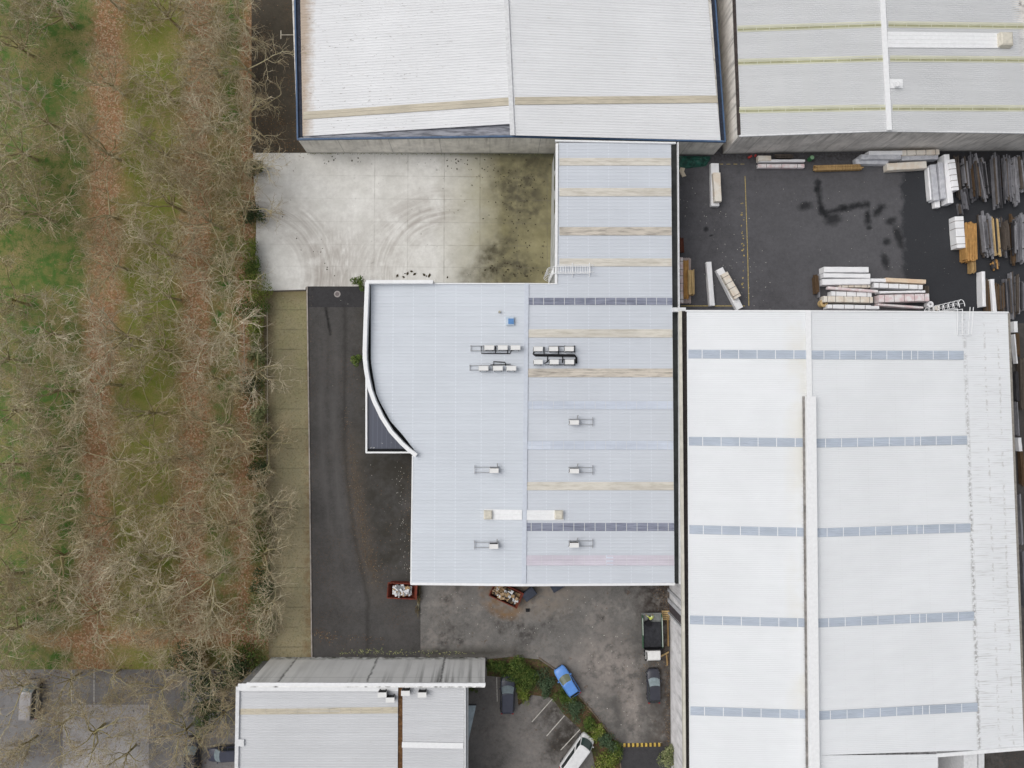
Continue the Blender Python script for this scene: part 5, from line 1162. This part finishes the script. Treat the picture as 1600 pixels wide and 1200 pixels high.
# ================================================================== TREES, SHRUBS, LEAVES
def m_bark(name, a, b, c):
    n = N(name, .95, .1)
    k = n.mix(n.noise(.5, .35, .65, co=n.obj, detail=4), a, b)
    k = n.mix(n.noise(1.7, .5, .66, off=5, co=n.obj), k, c)
    inf = n.n('ObjectInfo')
    hs_ = n.n('HueSaturation'); n.put(hs_.inputs['Value'], n.ramp(inf.outputs['Random'], 0, 1, .82, 1.15)); n.put(hs_.inputs['Color'], k)
    n.put(hs_.inputs['Saturation'], n.ramp(inf.outputs['Random'], 0, 1, 1.1, .8))
    return n.done(hs_.outputs[0])
bark = m_bark('tan_bark', (.48, .40, .26), (.41, .37, .225), (.64, .58, .43))
bark_twig = m_bark('brown_twigs', (.34, .25, .155), (.29, .235, .135), (.42, .335, .215))
bark_old = m_bark('lichen_bark', (.40, .33, .185), (.36, .34, .16), (.55, .50, .33))

def perp(v):
    a = v.cross(Vector((random.gauss(0, 1), random.gauss(0, 1), random.gauss(0, 1))))
    return a.normalized()
def branch(mb, p, dr, L, r0, r1, nseg, wig, lift, sides, mi=0):
    pts = [p.copy()]; rad = [r0]; dd = dr.normalized()
    for i in range(nseg):
        dd = (dd + perp(dd) * random.gauss(0, wig) + Vector((0, 0, lift))).normalized()
        p = p + dd * (L / nseg); pts.append(p.copy()); rad.append(lerp(r0, r1, (i + 1) / nseg))
    mb.tube(pts, rad, sides, mi, cap=False)
    return pts
def along(pts, f):
    q = f * (len(pts) - 1); i = min(int(q), len(pts) - 2)
    return pts[i].lerp(pts[i + 1], q - i), (pts[i + 1] - pts[i]).normalized()
def kid_dir(t, ang, flat=.0):
    a = perp(t); k = (t * math.cos(ang) + a * math.sin(ang)); k.z = k.z * (1 - flat); return k.normalized()
def make_tree(seed, spread=1.0, limbs=7, dens=1.0, mt=None):
    random.seed(seed); tr = MB(); cr = MB()
    hgt = random.uniform(2.6, 3.8)
    tp = branch(tr, Vector((0, 0, -.05)), Vector((random.gauss(0, .06), random.gauss(0, .06), 1)), hgt, .21, .12, 5, .06, .1, 8)
    az0 = random.random() * 6.28
    for i in range(limbs):
        az = az0 + i * 6.2832 / limbs * 1.02 + random.gauss(0, .22)
        el = R(random.uniform(22, 56)) if i < limbs - 2 else R(random.uniform(55, 75))
        st = along(tp, random.uniform(.72, 1.0))[0]
        L = random.uniform(4.6, 6.6) * spread * (1.0 if el < 1 else .8)
        lp = branch(tr, st, Vector((math.cos(az) * math.cos(el), math.sin(az) * math.cos(el), math.sin(el))), L, random.uniform(.075, .115), .024, 10, .25, .03, 6)
        for j in range(int(7 * dens)):
            p, t = along(lp, random.uniform(.28, 1.0))
            sp = branch(cr, p, kid_dir(t, R(random.uniform(30, 65)), .25), random.uniform(1.8, 3.4) * spread, random.uniform(.032, .046), .020, 7, .30, .03, 4)
            for k in range(int(6 * dens)):
                p2, t2 = along(sp, random.uniform(.2, 1.0))
                tw = branch(cr, p2, kid_dir(t2, R(random.uniform(30, 70)), .2), random.uniform(.8, 1.7), random.uniform(.019, .026), .013, 5, .42, -.02, 3)
                for q in range(3):
                    p3, t3 = along(tw, random.uniform(.25, 1.0))
                    branch(cr, p3, kid_dir(t3, R(random.uniform(30, 75)), .1), random.uniform(.4, .95), 0.013, .009, 3, .5, -.05, 3, 1)
    return tr, cr
tree_parts = []
for sd_, spd, lb in ((11, 1.0, 7), (23, 1.08, 8), (37, .95, 7), (41, 1.0, 8), (59, 1.12, 7), (67, .9, 6), (71, 1.05, 9), (83, .97, 8), (97, 1.1, 6)):
    tr, cr = make_tree(sd_, spd, lb)
    a = tr.build('trunk', bark_old, None, smooth=True); c = cr.build('crown', [bark, bark_twig], None)
    tree_parts.append((a.data, c.data)); bpy.data.objects.remove(a); bpy.data.objects.remove(c)
random.seed(99)
ORD = ['first', 'second', 'third', 'fourth', 'fifth', 'sixth', 'seventh', 'eighth', 'ninth', 'tenth', 'eleventh', 'twelfth', 'thirteenth', 'fourteenth']
# picture position of each tree's fork (about 3.5 m up), by row from the lawn's far west to the boundary
ROWS = [
 ('along the western edge of the lawn', [(14, -20), (24, 66), (10, 150), (30, 235), (8, 320), (20, 470), (4, 560), (18, 640), (8, 730), (22, 815), (6, 905), (20, 985)]),
 ('over grass left of the first leaf strip', [(88, 20), (70, 185), (60, 335), (72, 520), (88, 610), (76, 700), (94, 775), (92, 870), (58, 950)]),
 ('along the first leaf strip', [(165, -10), (172, 130), (166, 235), (160, 330), (176, 412), (196, 525), (166, 600), (176, 720), (172, 812), (196, 880), (150, 960)]),
 ('over the grass between the two leaf strips', [(262, 20), (252, 140), (256, 236), (268, 318), (266, 395), (262, 462), (250, 545), (238, 645), (262, 718), (268, 800), (252, 872), (214, 958)]),
 ('over the second leaf strip', [(330, 30), (326, 100), (342, 190), (335, 262), (330, 345), (345, 430), (352, 520), (330, 590), (345, 665), (332, 745), (350, 822), (335, 900), (268, 985), (330, 965)]),
 ('beside the boundary hedge', [(372, 25), (384, 100), (380, 178), (376, 262), (378, 325), (398, 580), (410, 690), (414, 790), (412, 868), (420, 948)]),
 ('over the western car park', [(28, 1080), (100, 1068), (86, 1138), (250, 1080), (318, 1052), (345, 1120), (282, 1150), (190, 1185), (386, 1062), (165, 1062), (140, 1150), (30, 1170)]),
]
nt = 0
for rn, spots in ROWS:
    for i, (px, py) in enumerate(sorted(spots, key=lambda q: q[1])):
        q = P(px, py, 3.4); td, cd = tree_parts[(nt * 4 + nt // 9) % 9]
        edge = rn.startswith('beside'); sc = random.uniform(.86, 1.12) * (.8 if edge and py > 400 else 1) * (.85 if 'car park' in rn else 1)
        t = thing('bare_tree', 'leafless tree %s, %s from the top' % (rn, ORD[i]), 'tree', (q.x, q.y, 0), random.random() * 6.28, 'leafless trees of the park')
        t.scale = (sc, sc, sc * random.uniform(.9, 1.1))
        for nm, da in (('trunk', td), ('crown', cd)):
            o = bpy.data.objects.new(nm, da); col.objects.link(o); o.parent = t
        nt += 1

def m_leaf(name, cols, trans=.0):
    n = N(name, .7, .25)
    c, dist = n.cells(3.5, n.obj)
    a = n.mix(n.axis(0, c), cols[0], cols[1]); a = n.mix(n.ramp(n.axis(1, c), .6, .75), a, cols[2])
    return n.done(n.mix(n.noise(.9, .35, .65, co=n.obj), n.mix(.35, a, cols[0]), a))
lf_dark = m_leaf('dark_evergreen_leaf', ((.035, .058, .024), (.058, .088, .034), (.085, .115, .042)))
lf_green = m_leaf('green_leaf', ((.045, .085, .015), (.085, .135, .024), (.135, .17, .04)))
lf_lime = m_leaf('lime_leaf', ((.10, .15, .022), (.19, .24, .04), (.28, .29, .08)))
lf_blue = m_leaf('blue_green_leaf', ((.045, .08, .04), (.075, .115, .058), (.10, .14, .075)))
lf_olive = m_leaf('olive_leaf', ((.12, .15, .06), (.21, .24, .10), (.31, .32, .16)))
def bush_mesh(rx, ry, h, n, size, lobes, seed):
    random.seed(seed); m = MB(); st = MB()
    lb = [(random.gauss(0, .42), random.gauss(0, .42), random.uniform(.35, .75), random.uniform(.35, .6)) for _ in range(lobes)]
    for x, y, z, r in lb:
        st.tube([(0, 0, 0), (x * rx * .5, y * ry * .5, z * h * .4), (x * rx * .9, y * ry * .9, z * h * .85)], [.05, .035, .015], 5)
    for i in range(n):
        x, y, z, r = random.choice(lb)
        v = Vector((random.gauss(0, 1), random.gauss(0, 1), random.gauss(0, 1) * .9 + .15)).normalized() * r * random.uniform(.55, 1.06)
        p = Vector(((x + v.x) * rx, (y + v.y) * ry, max(.05, (z + v.z * .75) * h)))
        nrm = (v.normalized() + Vector((random.gauss(0, .6), random.gauss(0, .6), .5 + random.gauss(0, .5)))).normalized()
        a = nrm.cross(Vector((random.gauss(0, 1), random.gauss(0, 1), random.gauss(0, 1)))).normalized(); b = nrm.cross(a)
        s = size * random.uniform(.6, 1.3)
        m.quad(p - a * s - b * s * .1, p + b * s * .55, p + a * s, p - b * s * .55)
    return m, st
def bush(label, px, py, rx, ry, h, mt, n=700, size=.11, lobes=7, group=None, cat='shrub', name='shrub'):
    global bs; bs += 1
    q = P(px, py, h * .5)
    t = thing(name, label, cat, (q.x, q.y, .01), 0, group)
    f, s = bush_mesh(rx, ry, h, n, size, lobes, 500 + bs)
    f.build('foliage', mt, t, local=True); s.build('stem', bark_old, t, local=True)
    return t
bs = 0
G1 = 'evergreen shrubs of the boundary hedge'
for i, (px, py, rx, ry, h, mt, lab) in enumerate([
    (398, 262, .9, 1.0, 1.5, lf_dark, 'dark low shrub at the top west corner of the concrete yard'),
    (393, 335, 1.1, 1.6, 2.2, lf_dark, 'dark shrub halfway down the west edge of the concrete yard'),
    (391, 388, 1.1, 1.7, 2.3, lf_lime, 'yellow green shrub beside the lower west edge of the concrete yard'),
    (394, 420, 1.0, 1.4, 2.2, lf_green, 'green shrub just below the yellow green one beside the concrete yard'),
    (396, 452, 1.6, 1.6, 2.4, lf_lime, 'yellow green shrub at the top of the mossy strip'),
    (392, 482, 1.9, 1.6, 2.4, lf_green, 'wide green shrub at the top end of the wire fence'),
    (400, 520, .9, 1.7, 2.0, lf_lime, 'narrow lime shrub between wire fence and mossy strip'),
    (401, 552, .9, 1.5, 2.0, lf_olive, 'narrow olive shrub between wire fence and mossy strip'),
    (396, 600, 1.7, 1.7, 2.2, lf_dark, 'dark shrub just below the bottom end of the wire fence'),
    (405, 648, 1.0, 1.8, 2.2, lf_olive, 'olive shrub beside the middle of the mossy strip'),
    (404, 690, .9, 1.5, 2.1, lf_green, 'green hedge shrub level with the canopy corner'),
    (405, 735, 1.1, 1.9, 2.3, lf_dark, 'dark hedge shrub a little below the canopy level'),
    (408, 790, 1.1, 2.2, 2.2, lf_olive, 'olive hedge shrub level with the roof vents'),
    (404, 848, 1.3, 2.1, 2.5, lf_green, 'green hedge shrub level with the southern equipment units'),
    (408, 915, 1.2, 2.0, 2.4, lf_dark, 'dark hedge shrub level with the rusty skip'),
    (402, 975, 1.4, 2.2, 2.5, lf_olive, 'olive hedge shrub at the lower end of the mossy strip'),
    (385, 1030, 1.7, 1.8, 3.0, lf_green, 'green shrub at the west end of the streaked wall')]):
    bush(lab, px, py, rx * 1.25, ry * 1.2, h, mt, 1300, .12, 11, G1)
G2 = 'evergreens under the bare trees by the white building'
for px, py, rx, ry, h, lab in ((293, 1030, 1.8, 2.2, 4, 'dark evergreen among the thick limbs, left of the others'), (322, 1068, 2.4, 2.6, 5, 'tall dark evergreen in the middle of the evergreen group'), (372, 1048, 2.0, 2.0, 4, 'dark evergreen against the end of the streaked wall'), (318, 1108, 2.2, 1.7, 4, 'dark evergreen above the parked dark car')):
    bush(lab, px, py, rx, ry, h, lf_dark, 1500, .15, 12, G2, 'evergreen', 'evergreen_shrub')
G3 = 'shrubs of the planted strip by the car park'
for px, py, rx, ry, h, mt, lab, k in (
    (774, 1041, 1.3, 1.2, 1.6, lf_green, 'green shrub at the end of the streaked wall', 1200),
    (806, 1046, 1.9, 1.7, 1.9, lf_green, 'large green shrub in front of the dark parked wagon', 2200),
    (826, 1057, 1.9, 1.8, 1.9, lf_green, 'large green shrub left of the blue hatchback', 2200),
    (816, 1081, 1.0, 1.1, 1.0, lf_lime, 'lime shrub on the corner between wagon and first bay line', 700),
    (852, 1067, 1.4, 1.6, 1.4, lf_blue, 'bluish shrub touching the side of the blue hatchback', 1300),
    (882, 1090, 1.1, 1.2, 1.1, lf_green, 'green shrub just below the blue hatchback', 900),
    (897, 1110, 1.7, 1.5, 1.2, lf_blue, 'bluish shrub at the end of the middle bay line', 1300),
    (919, 1128, 1.0, 1.2, 1.1, lf_green, 'green shrub above the nose of the white van', 800),
    (930, 1144, 1.1, 1.2, 1.0, lf_lime, 'lime green shrub at the nose of the white van', 800),
    (944, 1159, 1.3, 1.2, 1.1, lf_blue, 'bluish shrub right of the white van', 1100),
    (958, 1174, 1.1, 1.3, 1.0, lf_green, 'green shrub left of the yellow speed hump', 800),
    (950, 1194, 1.7, 1.5, 1.0, lf_lime, 'lime shrub at the bottom of the planted strip', 1100)):
    bush(lab, px, py, rx * 1.0, ry * 1.0, h, mt, int(k * 1.5), .095, 12, G3)
bush('pale olive shrub against the white warehouse wall by the speed hump', 1047, 1188, 1.35, 1.9, 2.2, lf_olive, 1500, .11, 10)
bush('bright green plant at the north-west corner of the white parapet', 562, 441, .75, .9, 2.6, lf_green, 500, .12, 6)
bush('bright green plant beside the start of the curved parapet', 557, 563, .75, .8, 2.4, lf_green, 500, .12, 6)
bush('dry brown weeds at the right end of the red skip', 655, 930, .5, 1.7, .6, m_leaf('dry_weed', ((.10, .075, .035), (.17, .13, .07), (.09, .095, .04))), 600, .07, 8)
bush('low weeds beside the short canopy of the white building', 738, 1078, .7, .9, .5, lf_green, 300, .07, 5)

# wire fence rail beside the hedge
m = MB(); ft = thing('wire_fence', 'thin pale rail and posts between the leaf strip and the hedge', 'fence', P(381.5, 540))
fm = plain('pale_fence_rail', (.44, .40, .33), .7)
m.tube([P(381, 494, 1.5), P(382, 580, 1.5)], .045, 5); m.build('rail', fm, ft)
for y in (495, 522, 550, 579): m = MB(); q = P(381.5, y, 0); m.tube([(q.x, q.y, 0), (q.x, q.y, 1.55)], .045, 6); m.build('post', fm, ft)
m = MB(); ft = thing('wire_fence', 'thin pale rail between the mossy strip and the hedge', 'fence', P(418, 600))
m.tube([P(417.5, 480, 1.0), P(418.5, 720, 1.0)], .03, 5); m.build('rail', fm, ft)
for y in (482, 540, 600, 660, 718): m = MB(); q = P(418, y, 0); m.tube([(q.x, q.y, 0), (q.x, q.y, 1.03)], .035, 6); m.build('post', fm, ft)

# fallen leaves and grit
random.seed(5)
def litter(name, label, mats, specs, z=.03):
    m = MB()
    for (x0, y0, x1, y1), n, s0, s1, sd in specs:
        for i in range(n):
            t = random.random(); q = P(lerp(x0, x1, t) + random.gauss(0, sd), lerp(y0, y1, t) + random.gauss(0, sd))
            s = random.uniform(s0, s1); a = random.random() * 6.28; ca, sa = math.cos(a) * s, math.sin(a) * s; zz = z + random.random() * .03
            m.quad((q.x - ca, q.y - sa, zz), (q.x + sa * .6, q.y - ca * .6, zz + .02 * random.random()), (q.x + ca, q.y + sa, zz), (q.x - sa * .6, q.y + ca * .6, zz), random.randrange(len(mats)))
    return tag(m.build(name, mats), label, kind='stuff')
br = [plain('brown_leaf_%s' % k, c, .9, var=.2) for k, c in (('rust', (.15, .085, .045)), ('tan', (.24, .175, .105)), ('dark', (.085, .055, .035)))]
litter('fallen_leaves', 'brown leaves drifted along the driveway and the yard edges', br, [
    ((541, 640, 552, 740), 150, .03, .07, 3), ((552, 740, 575, 880), 500, .03, .07, 7), ((575, 870, 600, 910), 150, .03, .08, 10),
    ((636, 720, 641, 900), 120, .03, .08, 5), ((500, 992, 600, 1000), 90, .04, .10, 3), ((492, 985, 520, 1005), 60, .04, .12, 5),
    ((1043, 930, 1044, 1165), 500, .03, .09, 3), ((1030, 1030, 1000, 1045), 120, .03, .08, 7), ((905, 1090, 968, 1165), 350, .03, .08, 4),
    ((1030, 912, 1042, 960), 150, .03, .09, 6), ((990, 1000, 980, 1100), 40, .04, .08, 18), ((395, 245, 400, 450), 240, .03, .07, 5),
    ((10, 1048, 390, 1050), 260, .05, .14, 8), ((20, 1120, 360, 1130), 420, .05, .13, 45), ((385, 20, 450, 235), 700, .04, .10, 22), ((485, 450, 487, 1010), 220, .03, .06, 2), ((415, 460, 430, 1010), 500, .03, .07, 8),
    ((575, 760, 640, 900), 120, .03, .07, 22), ((810, 1090, 885, 1170), 90, .03, .07, 18), ((780, 925, 850, 950), 60, .03, .07, 12)])
litter('grit', 'pale flecks of paper and stone scattered on the yards', [plain('pale_fleck', (.55, .53, .48), .9)], [
    ((900, 930, 1010, 1150), 70, .03, .09, 30), ((1060, 280, 1190, 470), 90, .03, .08, 25), ((1200, 300, 1450, 420), 60, .03, .07, 45),
    ((620, 720, 636, 900), 60, .03, .07, 4), ((520, 460, 640, 900), 30, .03, .06, 30), ((660, 930, 900, 1010), 60, .03, .07, 20), ((20, 700, 380, 1000), 20, .05, .12, 60)])
litter('weeds', 'small green weeds along the foot of the streaked wall', [plain('dry_pale_weed', (.30, .29, .15), .9, var=.3), lf_olive], [((530, 1020, 700, 1019), 150, .04, .11, 2.4), ((560, 1018, 600, 1016), 45, .05, .11, 2), ((480, 240, 860, 241.5), 220, .04, .09, .8), ((700, 1020, 740, 1020), 30, .05, .1, 1.5)])
litter('debris_clumps', 'dark clumps of moss and debris on the concrete yard', [plain('dark_moss', (.055, .045, .028), .95)], [
    ((500, 245, 560, 252), 12, .06, .2, 5), ((640, 240, 760, 262), 26, .05, .17, 6), ((750, 260, 850, 300), 70, .05, .16, 12), ((780, 300, 830, 400), 60, .05, .16, 18), ((760, 415, 850, 425), 50, .06, .2, 6), ((620, 430, 700, 430), 12, .1, .3, 3), ((450, 330, 520, 430), 14, .05, .14, 12)])
